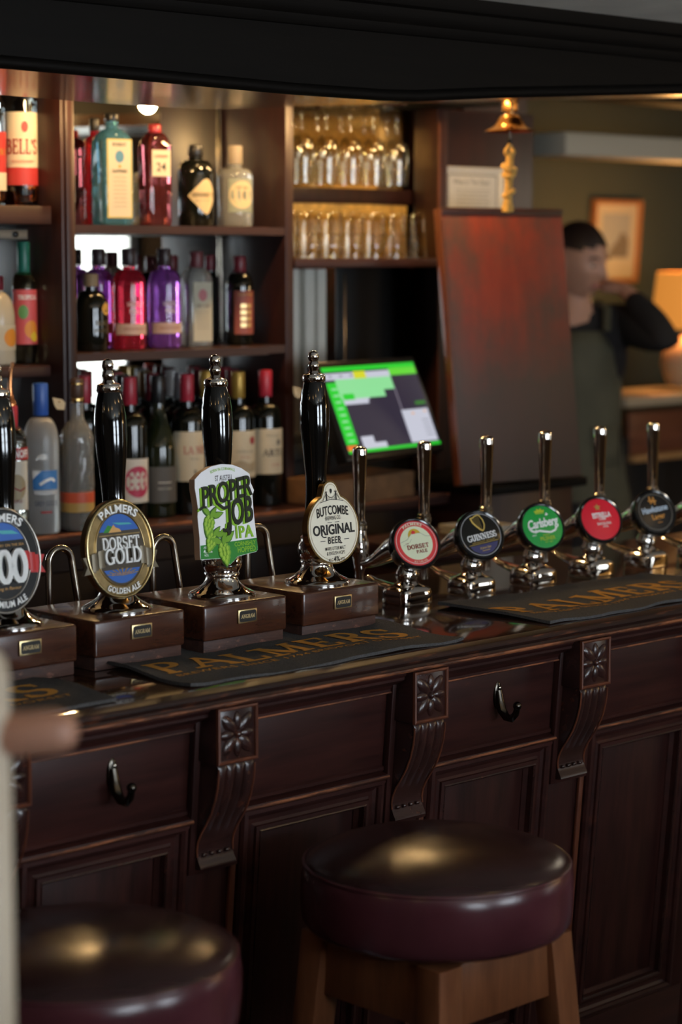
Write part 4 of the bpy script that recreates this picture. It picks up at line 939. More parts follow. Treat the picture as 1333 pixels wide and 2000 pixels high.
for (x,z,r_,lb) in ((2.622,1.388,.25,'small cream paper card pinned beside the clear vodka bottle'),(3.270,1.383,-.2,'small cream paper card pinned on the post left of the till')):
    q=thing('paper_card',lb,'card',(x,3.535,z)); b=B()
    pts=[(-.015,.013),(.009,.008),(.016,.001),(.012,-.013),(-.006,-.011),(-.012,-.003)]
    b.prism(pts,0,.0012,lambda a,c,d:Vector((a*math.cos(r_)-c*math.sin(r_)*.3,-d,c))); mk('card',b,mat('cream_card',(.55,.45,.29),.7),q); b=B(); b.sphere((0,-.002,.004),(.002,.001,.002),u=8,v=5); mk('pin',b,BRASS,q)
# ---------------------------------------------------------------- bottles
def glassm(n,c,rough=.015,ior=1.42): return mat(n,c,rough,trans=1,ior=ior)
CLEAR=glassm('clear_glass',(.93,.95,.93)); BLUEG=mat('blue_glass',(.17,.48,.66),.02,trans=.78,ior=1.42); REDG=mat('red_glass',(.86,.05,.09),.02,trans=.86,ior=1.42); PURG=mat('purple_glass',(.60,.20,.82),.02,trans=.86,ior=1.42); MILKY=mat('clear_gin_glass',(.80,.81,.76),.02,trans=.82,ior=1.42)
FROST=mat('frosted_glass',(.80,.81,.80),.34,trans=.8); AMB=glassm('whisky',(.80,.22,.03)); DARKG=mat('dark_wine_glass',(.005,.0055,.004),.05,coat=.3); GRNG=mat('olive_wine_glass',(.010,.013,.005),.05,coat=.3)
PINKL=mat('label_cream',(.56,.49,.36),.6); LCREAM=mat('wine_label_cream',(.52,.45,.32),.65,var=.05,vs=40); LGREY=mat('wine_label_grey',(.085,.078,.070),.6); LWHITE=mat('wine_label_white',(.58,.54,.47),.6)
CAPR=mat('capsule_red',(.42,.025,.045),.35); CAPD=mat('capsule_maroon',(.14,.012,.022),.35); CAPG=mat('capsule_gold',(.45,.27,.05),.35,.4); CAPS=mat('capsule_silver',(.30,.30,.32),.35,.5); CAPK=mat('capsule_black',(.012,.012,.013),.3); CAPW=mat('capsule_white',(.50,.48,.47),.4); CAPB=mat('capsule_blue',(.03,.10,.40),.35); CAPT=mat('capsule_teal',(.02,.16,.11),.35); CORK=mat('cork_stopper',(.34,.22,.11),.6)
def bottle(label,x,y,z,R,H,hs,hn,rn,glass,cap=None,sq=0,rz=0,labels=(),name='spirit_bottle',group=None,cat='bottle',p=1.0,flat=1.0,lip=True,shell=None):
    t=thing(name,label,cat,(x,y,z),rz,group)
    fn=None
    def fnn(a,zz):
        if not sq or zz>hn: return 1
        k=1 if zz<=hs else max(0,1-(zz-hs)/(hn-hs))
        c,s_=abs(math.cos(a)),abs(math.sin(a)); q=1/((c**sq+s_**sq)**(1/sq)); return 1+(q-1)*k
    prof=[(R*.80,.0),(R*.95,.002),(R,.008),(R,hs*.5),(R,hs)]
    for k in range(1,9):
        u=k/8; prof.append((rn+(R-rn)*max(0,math.cos(u*pi/2))**p,hs+(hn-hs)*(math.sin(u*pi/2) if p<=1 else u)))
    top=cap[1] if cap else H
    if top>hn+.004: prof.append((rn,top-.001))
    b=B(); b.lathe(prof,48 if sq else 36,fn=fnn); 
    if flat!=1:
        for v in b.b.verts: v.co.y*=flat
    if shell: 
        inner=[(max(.002,r-.003),max(.006,zz)) for r,zz in prof[1:]]; b.lathe(inner,36)
    g=mk('glass',b,glass,t,ang=40)
    if cap:
        m,z0,rc=cap[:3]; z1=H; b=B(); b.lathe([(rc*.98,z0-.0006),(rc,z0),(rc,z1-.003),(rc*.94,z1-.0008),(rc*.5,z1),(.0004,z1)],28); mk('cap',b,m,t)
    def f(px,pz,d=.0006):
        if sq: return Vector((px,-(R*flat+d),pz))
        a=px/R; return Vector(((R+d)*math.sin(a),-(R*flat+d)*math.cos(a),pz))
    for L_ in labels:
        m,x0,x1,z0,z1=L_[:5]; shape=L_[6] if len(L_)>6 else None
        b=B(); N=1 if sq else 18
        if shape: b.put(poly(shape) if sq else _sub(list(shape),[tuple(range(len(shape)))],3),lambda px,pz:f(px,pz,.0008))
        else: b.grid([[f(x0+(x1-x0)*i/N,zz,.0008) for zz in (z0,z1)] for i in range(N+1)])
        lo=flatmk('paper_label',b,m,t); lo.data.shade_smooth()
        for j,(tm,tmat) in enumerate(L_[5] if len(L_)>5 else ()):
            bb=B(); bb.put(tm if sq else _sub(tm[0],tm[1],2),lambda px,pz:f(px,pz,.0013+.0002*j)); flatmk('label_print',bb,tmat,lo)
    return t,f
RDK=mat('ink_dark_red',(.22,.02,.02),.5); RED_L=mat('label_red',(.40,.03,.03),.55)
def dot(cx,cy,rx,ry=None): return poly(ell(rx,ry or rx,24,cx,cy))
# top left shelf
t,f=bottle('whisky bottle with a cream and maroon label, nearly empty, on the top left shelf',2.624,3.655,1.778,.0358,.29,.205,.245,.014,CLEAR,(CAPD,.262,.0155),labels=[(PINKL,-.050,.050,.077,.186,[(off(ST("BELL'S",.030,.067,.2,.1,.02,2),0,.103),RDK)]),(RED_L,-.050,.050,.042,.0765)],shell=True,p=.8,rz=-.45)
lab=[c for c in t.children if c.name.startswith('paper_label')][0]
b=B(); b.put(dot(.004,.157,.0065,.011),lambda px,pz:f(px,pz,.002)); b.put(off(T('OLD SCOTCH WHISKY',.005,.045,.001,1,0,1),0,.086),lambda px,pz:f(px,pz,.002)); flatmk('label_print',b,RED_L,lab)
b=B(); b.lathe([(.026,.007),(.031,.009),(.0322,.014),(.0322,.040),(.0005,.0402)],32); mk('whisky',b,AMB,t)
t,f=bottle('spirit bottle with a red label cut by the frame on the top left shelf',2.548,3.655,1.778,.034,.28,.19,.235,.014,CLEAR,(CAPR,.255,.0155),labels=[(RED_L,-.048,.048,.066,.145,[(off(ST('RESERVE',.012,.05,.2,.1,.03,1),0,.10),CAPG)]),(PINKL,-.048,.048,.03,.0655)],shell=True)
b=B(); b.lathe([(.026,.007),(.030,.012),(.030,.055),(.0005,.0552)],32); mk('whisky',b,AMB,t)
# second left shelf
bottle('green-necked liqueur bottle with a colourful fruit label on the lower left shelf',2.628,3.655,1.463,.0258,.246,.150,.185,.0115,glassm('pale_liqueur',(.75,.62,.35)),(CAPT,.178,.0128),labels=[(mat('fruit_pink',(.55,.09,.10),.5),-.034,.034,.040,.150,[(dot(.006,.070,.014,.018),mat('fruit_orange',(.65,.25,.03),.5)),(dot(-.010,.105,.010,.014),mat('fruit_leaf',(.12,.30,.10),.5)),(off(ST('TROPICAL',.009,.040,.2,.1,.02,1),0,.130),WHITE),(dot(.012,.055,.008,.010),mat('fruit_yellow',(.65,.45,.03),.5))])],rz=-.3)
bottle('cream coloured liqueur bottle cut by the frame on the lower left shelf',2.560,3.655,1.463,.037,.178,.085,.145,.014,mat('cream_glaze',(.46,.40,.29),.25),(CAPD,.150,.0155),labels=[(mat('cream_glaze2',(.50,.43,.30),.5),-.04,.04,.03,.08,[(dot(.01,.055,.018),mat('fruit_orange',(0,0,0)))])])
# back counter, left
t,f=bottle('vodka bottle with a red neck, white label and a copper pourer on the back counter',2.487,3.51,1.130,.0330,.262,.180,.222,.0125,CLEAR,(CAPR,.212,.0138),labels=[(mat('label_offwhite',(.55,.53,.46),.55),-.030,.030,.060,.156,[(grp(dot(0,.105,.0215,.026)),mat('crest_tan',(.34,.28,.17),.5)),(stroke([(-.020,.10),(-.008,.106),(.008,.098),(.020,.104)],.003),RDK),(off(ST('TRIPLE',.006,.024,.2,.1,.02,1),0,.075),RDK)]),(RED_L,-.033,.033,.158,.182,[(off(T('SMIRNOFF',.014,.058,.03,1,0,1),0,.163),WHITE)])],shell=True,rz=-.35)
b=B(); b.lathe([(.012,.262),(.012,.268),(.0075,.275),(.0065,.283)],20); b.tube([(0,0,.28),(0,0,.30),(.002,0,.325),(.006,-.003,.345)],[.006,.0042,.0036,.0032],12); mk('pourer',b,mat('copper',(.72,.30,.12),.25,1),t)
bottle('tall frosted vodka bottle with a blue neck on the back counter',2.592,3.555,1.130,.0355,.300,.175,.232,.0140,FROST,(CAPB,.236,.0152),labels=[(mat('goose_blue',(.05,.20,.50),.45),-.028,.026,.090,.128,[(stroke([(-.014,.100),(-.002,.108),(.010,.112),(.018,.106)],.006),WHITE),(poly([(-.028,.110),(-.010,.128),(-.028,.128)]),WHITE)]),(mat('goose_white',(.55,.56,.57),.5),-.026,.026,.080,.0885,[(off(T('GREY GOOSE',.009,.048,.004,1,0,1),0,.058),mat('goose_ink',(.12,.14,.2),.5)),(stroke([(-.012,.045),(.010,.045)],.004),RED_L),(stroke([(-.020,.148),(-.014,.156),(-.006,.160),(.0,.152),(-.012,.152)],.004),WHITE)])],rz=-.35)
def etch(a,z): return 1+.034*math.sin(a*9+z*180)*math.sin(z*230+a*5)+.022*math.sin(a*15-z*140)
ET=thing('spirit_bottle','heavily etched clear bottle with an orange and yellow band on the back counter','bottle',(2.672,3.545,1.130))
b=B(); b.lathe([(.028,0),(.034,.003),(.0355,.010),(.0335,.030),(.0335,.08)]+[(.0335,.08+.012*k) for k in range(1,10)]+[(.031,.200),(.024,.212),(.0165,.224),(.0150,.235),(.0150,.262)],56,fn=lambda a,z: etch(a,z) if .082<z<.20 else 1); mk('glass',b,MILKY,ET,ang=60)
b=B(); b.lathe([(.0340,.0575),(.0345,.058),(.0345,.078),(.0340,.0785)],40,cap=False); mk('orange_band',b,mat('band_orange',(.62,.10,.045),.45),ET); b=B(); b.lathe([(.0340,.0385),(.0345,.039),(.0345,.0572),(.0340,.0575)],40,cap=False); mk('yellow_band',b,mat('band_yellow',(.52,.33,.10),.45),ET)
b=B(); b.lathe([(.0162,.258),(.0170,.260),(.0170,.266),(.0162,.268)],28); b.lathe([(.0162,.292),(.0168,.293),(.0168,.297),(.0162,.298)],28); mk('brass_ring',b,BRASS,ET)
b=B(); b.lathe([(.0145,.268),(.0165,.272),(.0165,.30),(.0155,.306),(.0004,.307)],28); mk('stopper',b,mat('stopper_brown',(.07,.035,.02),.4),ET)
# gin shelf
bottle('small clear bottle with a white label, far left of the gin shelf',2.802,3.745,1.742,.0200,.165,.115,.135,.009,MILKY,(CAPW,.140,.010),labels=[(LWHITE,-.022,.022,.050,.105,[(off(T('GIN',.012,.022,.005),0,.075),GREYI)])])
bottle('slim red bottle hidden behind the square blue bottle',2.885,3.750,1.742,.0240,.228,.165,.190,.010,REDG,(CAPK,.200,.011))
bottle('tall square pale blue gin bottle with a long cream label',2.864,3.664,1.742,.0345,.232,.172,.200,.0135,BLUEG,(CAPK,.216,.0150),sq=9,rz=math.radians(-12),labels=[(mat('label_yellow_edge',(.52,.42,.12),.5),-.0285,.0285,.016,.178,[(poly(rrect(.0505,.156,.003,4,0,.097)),PINKL),(off(ST('BOMBAY',.0075,.032,.22,.12,.03),0,.163),INK),(dot(0,.142,.0100,.0125),mat('medal_blue',(.08,.22,.34),.5)),(dot(0,.122,.0035),GOLDP),(off(ST('SAPPHIRE',.0065,.034,.22,.12,.03),0,.109),INK),(grp(*[off(T('LONDON DRY GIN DISTILLED',.0028,.030),0,.098-.0085*k) for k in range(8)]),GREYI)])])
bottle('square clear gin bottle tinted red at the neck, label numbered 24',2.985,3.672,1.742,.0285,.215,.168,.198,.0135,mat('red_tint_glass',(.42,.10,.11),.02,trans=.93,ior=1.42),(mat('stopper_red',(.40,.02,.03),.25),.196,.0140),sq=9,rz=math.radians(-14),labels=[(PINKL,-.020,.023,.105,.160,[(off(T('24',.017,.022,.01),.001,.116),INK),(off(ST('LONDON',.006,.030,.2,.1,.02),.001,.144),RED_L)])])
b_=bottle('slim clear bottle standing at the back between the red and the black gin bottles',3.075,3.752,1.742,.0140,.165,.11,.13,.008,MILKY,(CAPG,.145,.009))
bottle('squat black apothecary gin bottle with a cream diamond label',3.098,3.672,1.742,.0395,.176,.112,.143,.0150,DARKG,(CAPK,.152,.0162),rz=math.radians(-16),p=.7,labels=[(mat('diamond_cream',(.50,.39,.22),.6),0,0,0,0,[(off(ST("HENDRICK'S",.0085,.052,.2,.1,.02,1),.001,.064),INK),(off(T('DISTILLED AND BOTTLED',.0028,.034,0,1,0,1),0,.055),GREYI)],[(-.034,.066),(.0,.100),(.010,.103),(.018,.096),(.029,.078),(.029,.056),(.014,.030),(.006,.026),(-.002,.032)])])
bottle('round clear gin bottle with a disc label and a stoppered neck',3.205,3.665,1.742,.0385,.178,.106,.128,.0145,MILKY,(mat('stopper_pale',(.30,.24,.17),.5),.138,.0162),p=.5,rz=math.radians(-18),labels=[(mat('foliage_label',(.22,.25,.20),.55),-.030,.030,.032,.105,[(dot(.0,.070,.0295,.0300),mat('disc_cream',(.52,.42,.25),.6)),(off(T('I',.014,.003,.02),.003,.062),INK),(off(T('DRY GIN',.0055,.026,.004),0,.083),INK)])])
# liqueur shelf
t,f=bottle('round black rum flask with a gold emblem, far left of the middle shelf',2.786,3.640,1.484,.0345,.160,.085,.125,.0135,DARKG,(CORK,.134,.0150),p=.8,labels=[])
b=B(); b.put(dot(.014,.098,.0125,.0125),lambda px,pz:f(px,pz-.010,.0012)); flatmk('gold_emblem',b,GOLDP,t); b=B(); b.put(off(T('SPICED RUM',.007,.05,.002,1,0,1),.008,.040),lambda px,pz:f(px,pz,.001)); b.put(off(T('BLACK',.010,.04,.004,1,0,1),.008,.054),lambda px,pz:f(px,pz,.001)); flatmk('label_print',b,mat('rum_print',(.11,.09,.05),.5),t)
GIN=dict(R=.0355,H=.212,hs=.135,hn=.168,rn=.0125)
def gin(lbl,x,y,g,nm='',R=.0355):
    return bottle(lbl,x,y,1.484,R,.212,.135,.168,.0125,g,(mat('gin_cap',(.035,.02,.022),.35),.176,.0148),rz=math.radians(-14),p=.9,labels=[(mat('gin_band',(.46,.32,.26),.55),-.044,.044,.032,.055,[(off(T('HANDCRAFTED DRY GIN',.0045,.052,.001,1,0,1),0,.042),RDK)])])
t,f=gin('purple gin bottle at the back, left of the bright red gin',2.878,3.733,PURG,R=.032)
t,f=gin('bright red gin bottle with a pink band in the middle of the shelf',2.893,3.650,REDG)
b=B(); b.put(off(T('WHITLEY',.010,.038,.008,1,0,1),0,.090),lambda a,c:f(a,c,.001)); b.put(off(T('NEILL',.009,.026,.008,1,0,1),0,.076),lambda a,c:f(a,c,.001)); flatmk('label_print',b,mat('gin_silver',(.50,.42,.42),.4),t)
t,f=gin('purple gin bottle with a pink band, right of the bright red gin',2.998,3.660,PURG)
b=B(); b.put(off(T('WHITLEY',.010,.038,.008,1,0,1),0,.090),lambda a,c:f(a,c,.001)); b.put(off(T('NEILL',.009,.026,.008,1,0,1),0,.076),lambda a,c:f(a,c,.001)); flatmk('label_print',b,mat('gin_silver',(0,0,0)),t)
bottle('plain clear bottle at the back between the red and purple gins',2.985,3.752,1.484,.0240,.206,.14,.168,.0105,MILKY,(CAPS,.178,.0115))
bottle('small dark-capped bottle at the back, right of the purple gin',3.095,3.752,1.484,.0210,.198,.13,.158,.0100,MILKY,(CAPD,.160,.0125))
bottle('square clear gin bottle with a maroon stopper and pale label',3.094,3.668,1.484,.0285,.206,.145,.172,.0125,MILKY,(mat('stopper_maroon',(.13,.03,.035),.4),.172,.0150),sq=7,rz=math.radians(-16),labels=[(mat('label_sage',(.42,.39,.29),.55),-.020,.024,.012,.140,[(dot(.002,.112,.010,.013),mat('rose_print',(.40,.12,.13),.5)),(off(ST('DRY GIN',.0075,.032,.2,.1,.02),.002,.085),GREYI),(grp(*[off(T('SMALL BATCH DISTILLED',.0028,.028),.002,.074-.007*k) for k in range(6)]),GREYI)])])
bottle('narrow dark bottle at the back of the middle shelf near the post',3.205,3.752,1.484,.0190,.198,.13,.160,.0100,DARKG,(CAPD,.165,.0115))
bottle('dark rum bottle with a reddish label, nearest the right post',3.213,3.662,1.484,.0305,.196,.128,.160,.0120,DARKG,(CAPD,.162,.0142),rz=math.radians(-14),p=.8,labels=[(mat('label_rust',(.24,.06,.045),.55),-.026,.028,.025,.120,[(grp(*[stroke([(-.012,.045+.014*k),(.013,.045+.014*k)],.009) for k in range(4)]),mat('foil_gold',(.55,.38,.17),.3,.6)),(off(T('GOLDEN RUM',.0055,.034,.003,1,0,1),0,.109),GOLDP)])])
# wine
WG='wine bottles along the back counter'
def wine(lbl,x,y,cap,lab=None,burg=False,gl=None):
    if burg: a=(.0375,.300,.135,.225,.0140); p=1.15
    else: a=(.0365,.300,.192,.228,.0135); p=.9
    return bottle(lbl,x,y,1.130,*a,gl or DARKG,(cap,.242,.0150),labels=lab or (),name='wine_bottle',group=WG,p=p,rz=-.30)
sub=mat('wine_print_red',(.36,.06,.05),.5)
wine('red-capped wine bottle with a pink disc on its white label',2.862,3.612,CAPR,[(LWHITE,-.044,.040,.038,.130,[(dot(.004,.082,.030,.033),mat('pink_disc',(.42,.03,.08),.5)),(grp(*[dot(-.010+.012*i,.070+.014*j,.0038,.005) for i in range(3) for j in range(3)]),LWHITE)])])
wine('slope-shouldered green wine bottle with a dark grey label',2.940,3.615,CAPK,[(LGREY,-.042,.042,.032,.108,[(stroke([(-.015,.075),(.015,.075)],.002),LWHITE),(off(T('PINOT NOIR',.004,.03,.001,1,0,1),0,.060),LWHITE)])],True,GRNG)
wine('red-capped wine bottle with a cream label lettered in red',3.020,3.615,CAPR,[(LCREAM,-.045,.045,.072,.178,[(off(ST('LA NU',.017,.052,.18,.08,.02,1),.004,.130),sub),(off(T('RIOJA',.004,.02,.001),.003,.118),GREYI),(dot(.003,.092,.003,.005),GREYI)])])
wine('wine bottle with a yellow capsule and a cream label with a red seal',3.166,3.615,CAPG,[(LCREAM,-.043,.043,.070,.172,[(dot(.020,.150,.008,.009),mat('seal_red',(.30,.03,.04),.5)),(off(T('MONTEPULCIANO',.005,.044,.001,1,0,1),.002,.124),GREYI),(poly([(-.03,.082),(.03,.082),(.03,.106),(.01,.100),(-.01,.108),(-.03,.098)]),mat('vineyard_tan',(.34,.27,.17),.6)),(off(T('RED WINE',.004,.02),0,.112),sub)])])
wine('red-capped wine bottle with a cream label lettered in black, by the post',3.246,3.615,CAPR,[(LCREAM,-.043,.043,.072,.172,[(off(ST('ARTE',.015,.050,.2,.09,.10,1),.003,.112),INK),(off(T('TEMPRANILLO',.0042,.034,.001,1,0,1),.002,.155),GREYI),(dot(.016,.142,.006,.007),GREYI),(off(T('LA MANCHA',.0045,.024,.001,1,0,1),.010,.090),sub)])])
ROWS=(('black-capped',2.905,3.690,CAPK),('maroon-capped',2.985,3.690,CAPD),('silver-capped',3.064,3.690,CAPS),('gold-capped',3.140,3.690,CAPG),('dark red-capped',3.216,3.690,CAPD),
    ('red-capped',2.945,3.762,CAPR),('bronze-capped',3.025,3.762,mat('capsule_bronze',(.20,.11,.04),.4,.4)),('pale-capped',3.102,3.762,CAPW),('maroon-capped',3.178,3.762,CAPD),('bright red-capped',3.254,3.762,CAPR),
    ('white-capped',2.742,3.720,CAPW),('scarlet-capped',2.826,3.720,CAPR))
for cn,x,y,cp in ROWS:
    wh='second row' if y<3.70 else 'hidden corner behind the etched bottle' if y<3.75 else 'back row against the mirror'
    wine(f'{cn} dark wine bottle standing in the {wh}',x,y,cp)
# ---------------------------------------------------------------- glasses
GLASS=thin_glass('thin_glass',(.96,.95,.91))
def hang(lbl,x,y):
    t=thing('wine_glass',lbl,'wine glass',(x,y,2.020),0,'stemmed glasses hanging from the rack')
    b=B(); b.lathe([(.0300,.002),(.0305,.001),(.0300,-.0005),(.010,-.003),(.0042,-.008),(.0036,-.030),(.0038,-.058),(.006,-.066),(.014,-.072),(.0235,-.084),(.0285,-.102),(.0292,-.122),(.0270,-.150),(.0245,-.178),(.0236,-.178),(.0260,-.150),(.0282,-.122),(.0275,-.103),(.0225,-.086),(.013,-.0745),(.0005,-.0725)],32,cap=False)
    mk('glass',b,GLASS,t,ang=60); return t
k=0
for row,(y,xs) in enumerate(((3.635,(3.378,3.452,3.527,3.602,3.678)),(3.705,(3.415,3.490,3.565,3.640,3.716)))):
    for i,x in enumerate(xs):
        o=['first','second','third','fourth','last'][i]; rw='front row' if row==0 else 'rear row'
        lb=f'stemmed glass hanging upside down, {o} from the post in the {rw}'
        if k==0: h0=hang(lb,x,y)
        else: dup(h0,(x,y,2.020),None,lb)
        k+=1
def tumbler(lbl,x,y):
    t=thing('tumbler',lbl,'glass',(x,y,1.674),0,'upturned glasses on the shelf under the hanging glasses')
    b=B(); b.lathe([(.0310,.0),(.0318,.001),(.0315,.030)]+[(.0315-.0026*k/10,.030+.006*k) for k in range(1,11)]+[(.0262,.103),(.0240,.106),(.0005,.106),(.0005,.098),(.0225,.097),(.0270,.080),(.0292,.040),(.0298,.0)],48,cap=False,fn=lambda a,z:1+(.030*math.sin(a*8+z*260)*math.sin(a*8-z*260) if .03<z<.092 else 0))
    mk('glass',b,GLASS,t,ang=50)
    b=B(); b.lathe([(.0316,.010),(.0322,.012),(.0316,.014)],32,cap=False); b.lathe([(.0306,.052),(.0312,.054),(.0304,.056)],32,cap=False); mk('raised_ring',b,GLASS,t); return t
k=0
for row,(y,xs) in enumerate(((3.638,(3.330,3.398,3.466,3.534,3.602,3.670,3.738)),(3.708,(3.365,3.433,3.501,3.569,3.637,3.705,3.773)))):
    for i,x in enumerate(xs):
        lb=f"upturned glass on the shelf under the stemware, {['first','second','third','fourth','fifth','sixth','last'][i]} from the post in the {'front' if row==0 else 'rear'} row"
        if k==0: t0=tumbler(lb,x,y)
        else: dup(t0,(x,y,1.674),None,lb)
        k+=1
# spot lights over the aisle
for i,x in enumerate((2.62,3.08,3.42,3.80)):
    t=thing('ceiling_spotlight',['warm spotlight behind the beam above the vodka bottles','warm spotlight behind the beam above the gin shelf','warm spotlight behind the beam above the right post','warm spotlight behind the beam above the till'][i],'spotlight',(x,3.40,(2.03,2.03,2.07,2.10)[i]))
    b=B(); b.lathe([(.010,.10),(.022,.095),(.026,.05),(.028,.0),(.024,.0),(.022,.05),(.004,.09)],20,cap=False); mk('shade',b,BRASS,t)
    b=B(); b.sphere((0,0,.004),.017,u=16,v=10); mk('bulb',b,mat('bulb_glow',(0,0,0),.5,emit=(1,.66,.28),es=BULB),t)
    lamp('bulb_light',(x,3.40,(2.005,2.005,2.045,2.075)[i]),AISLE,WARM,.02)
# ---------------------------------------------------------------- far room
fw=wallseg('wall_far',[((7.2,5.38,1.2),(6.4,.1,2.4))],GREENW)
wallseg('wall_right',[((10.4,2.4,1.2),(.1,6.0,2.4))],OCHRE)
b=B(); b.box((6.9,4.3,2.30),(5.2,2.2,.06)); o=mk('ceiling_far',b,mat('dark_ceiling',(.020,.018,.014),.5),None); struct(o)
b=B(); b.box((6.6,4.05,2.20),(4.4,.16,.16),.01); tr=mk('trim_2',b,BEAMW,None); struct(tr)
b=B(); b.box((6.6,4.34,2.165),(4.4,.05,.03),.006); tr=mk('trim_3',b,mat('varnished_rail',(.16,.075,.03),.25),None); struct(tr)
b=B(); b.box((6.95,4.68,2.035),(3.06,.16,.075),.008); tr=mk('trim_4',b,mat('white_soffit',(.46,.42,.33),.6),None); struct(tr)
b=B(); b.box((5.9,4.7,.0425),(3.0,1.5,.085),.004); fl2=mk('floor_step',b,FLOORW,None); struct(fl2)
sb=thing('sideboard','wooden sideboard with a pale top edge and reddish panels in the far room','sideboard',(6.72,4.86,.085))
def spart(n,m,c,d,bev=.004,**k): b=B(); b.box(c,d,bev); return mk(n,b,m,sb,**k)
REDW=wood('sideboard_wood',(.10,.03,.015),(.20,.065,.030),.4,(4,30,30))
spart('top',mat('pale_top',(.42,.33,.22),.3),(0,0,1.10),(1.72,.34,.034)); spart('lower_shelf',mat('shelf_light_wood',(.40,.21,.08),.4),(0,-.01,.905),(1.66,.34,.022))
for i in range(4): spart('panel',REDW,(-.62+.415*i,-.135,.99),(.385,.02,.145))
for i in range(5): spart('post',BLACKM,(-.835+.4175*i,-.14,.49),(.03,.03,.98))
spart('dark_back',BLACKM,(0,.08,.44),(1.66,.04,.88))
lp=thing('table_lamp','table lamp with a glowing orange shade on the far sideboard','lamp',(6.342,4.812,1.218))
b=B(); b.lathe([(.055,0),(.060,.004),(.075,.03),(.088,.075),(.082,.12),(.058,.155),(.028,.172),(.018,.18)],40,fn=lambda a,z:1+.015*math.sin(a*22)); mk('base',b,mat('lamp_ceramic',(.42,.33,.22),.4),lp)
b=B(); b.tube([(0,0,.17),(0,0,.26)],.008,10); mk('stem',b,BRASS,lp)
b=B(); b.lathe([(.128,.205),(.106,.405)],48,cap=False); mk('shade',b,mat('lamp_shade',(.42,.17,.035),.8,emit=(1,.36,.055),es=SHADE),lp)
b=B(); b.sphere((0,0,.30),.028); mk('bulb',b,mat('lamp_bulb',(0,0,0),.5,emit=(1,.6,.25),es=30),lp)
lamp('table_lamp_light',(6.342,4.812,1.66),LAMP,WARMER,.05); lamp('table_lamp_light',(6.342,4.78,1.40),LAMP*.2,WARMER,.02)
lamp('far_room_light',(5.6,3.2,2.0),FARL,(1,.86,.66),.1)
pic=thing('framed_picture','pale landscape picture in an orange wood frame on the olive wall','picture',(6.556,5.315,1.735))
Mp=Matrix.Rotation(math.radians(4),4,'X')
b=B(); b.grid(mold_loops(-.142,.142,-.158,.158,[(0,.012),(0,-.006),(.006,-.014),(.016,-.010),(.020,.0)],lambda x,h,z:Mp@Vector((x,h,z))),closeu=True); mk('frame',b,mat('orange_frame',(.36,.15,.05),.4),pic)
b=B(); b.box((0,.004,0),(.245,.006,.277),M=Mp); mk('mount',b,mat('picture_mount',(.50,.42,.28),.7),pic)
pf=lambda d:(lambda x,z:Mp@Vector((x,-.0005-d,z)))
b=B(); b.put(poly([(-.085,-.065),(.085,-.065),(.085,.105),(-.085,.105)]),pf(0)); flatmk('painting',b,mat('picture_sky',(.33,.33,.29),.7),pic)
b=B(); b.put(poly([(-.05,-.06),(.075,-.06),(.08,.0),(.055,.03),(.03,.032),(.015,.005),(-.015,-.02)]),pf(.001)); flatmk('painted_hill',b,mat('picture_hill',(.17,.14,.10),.7),pic)
# ---------------------------------------------------------------- foreground post
ps=thing('wooden_post','out-of-focus pale post with a stubby brown peg at the left edge','post',(1.005,1.4775,0))
POSTM=wood('pale_post',(.30,.24,.17),(.44,.37,.28),.6,(30,30,3),bump=.1)
b=B(); b.lathe([(.030,0),(.030,1.335),(.0275,1.352),(.020,1.362),(.0005,1.366)],28); mk('shaft',b,POSTM,ps)
b=B(); r_=Vector((.7206,-.693,0)); P=Vector((0,0,1.292)); b.tube([P+r_*.01+Vector((0,0,-.004)),P+r_*.03,P+r_*.068+Vector((0,0,.002)),P+r_*.080+Vector((0,0,.002)),P+r_*.085+Vector((0,0,.002))],[.019,.0185,.0185,.014,.006],16); mk('peg',b,mat('peg_wood',(.28,.135,.085),.5),ps)
# ---------------------------------------------------------------- the person at the far end
SKIN=mat('skin',(.44,.235,.16),.5,sub=.15); HAIR=mat('dark_hair',(.022,.012,.009),.45,bump=.6,bs=120); KNIT=mat('black_jersey',(.008,.007,.008),.85); OLIVE=mat('olive_apron',(.070,.068,.044),.8,var=.12,vs=14); DARKT=mat('dark_trim',(.03,.028,.02),.8); LIPS=mat('lips',(.36,.13,.11),.45); EYEW=mat('eye_white',(.34,.32,.30),.3); SHOE=mat('black_shoe',(.01,.01,.01),.4)
pe=thing('person','person in an olive apron and black sleeves, elbow raised, standing behind the flap','person',(5.110,4.300,.073),math.radians(-30))
def skin(name,J,E_,m,parent,sub=2,root=0):
    me=bpy.data.meshes.new(name); me.from_pydata([j[0] for j in J],E_,[]); o=bpy.data.objects.new(name,me); COL.objects.link(o)
    md=o.modifiers.new('s','SKIN'); md.use_smooth_shade=True
    for i,j in enumerate(J):
        r=j[1]; me.skin_vertices[0].data[i].radius=r if isinstance(r,tuple) else (r,r)
    me.skin_vertices[0].data[root].use_root=True
    s_=o.modifiers.new('u','SUBSURF'); s_.levels=sub; s_.render_levels=sub
    dg=bpy.context.evaluated_depsgraph_get(); m2=bpy.data.meshes.new_from_object(o.evaluated_get(dg)); bpy.data.objects.remove(o)
    m2.materials.clear(); m2.materials.append(m); m2.shade_smooth(); n=bpy.data.objects.new(name,m2); COL.objects.link(n); n.parent=parent; return n
SH=Vector((.155,.0,1.405)); EL=Vector((.222,-.215,1.355)); WR=Vector((.150,-.03,1.510)); HD=Vector((.088,.022,1.518))
RSH=Vector((-.155,.0,1.400)); REL=Vector((-.215,.02,1.11)); RWR=Vector((-.20,-.10,.88)); RHD=Vector((-.185,-.15,.80))
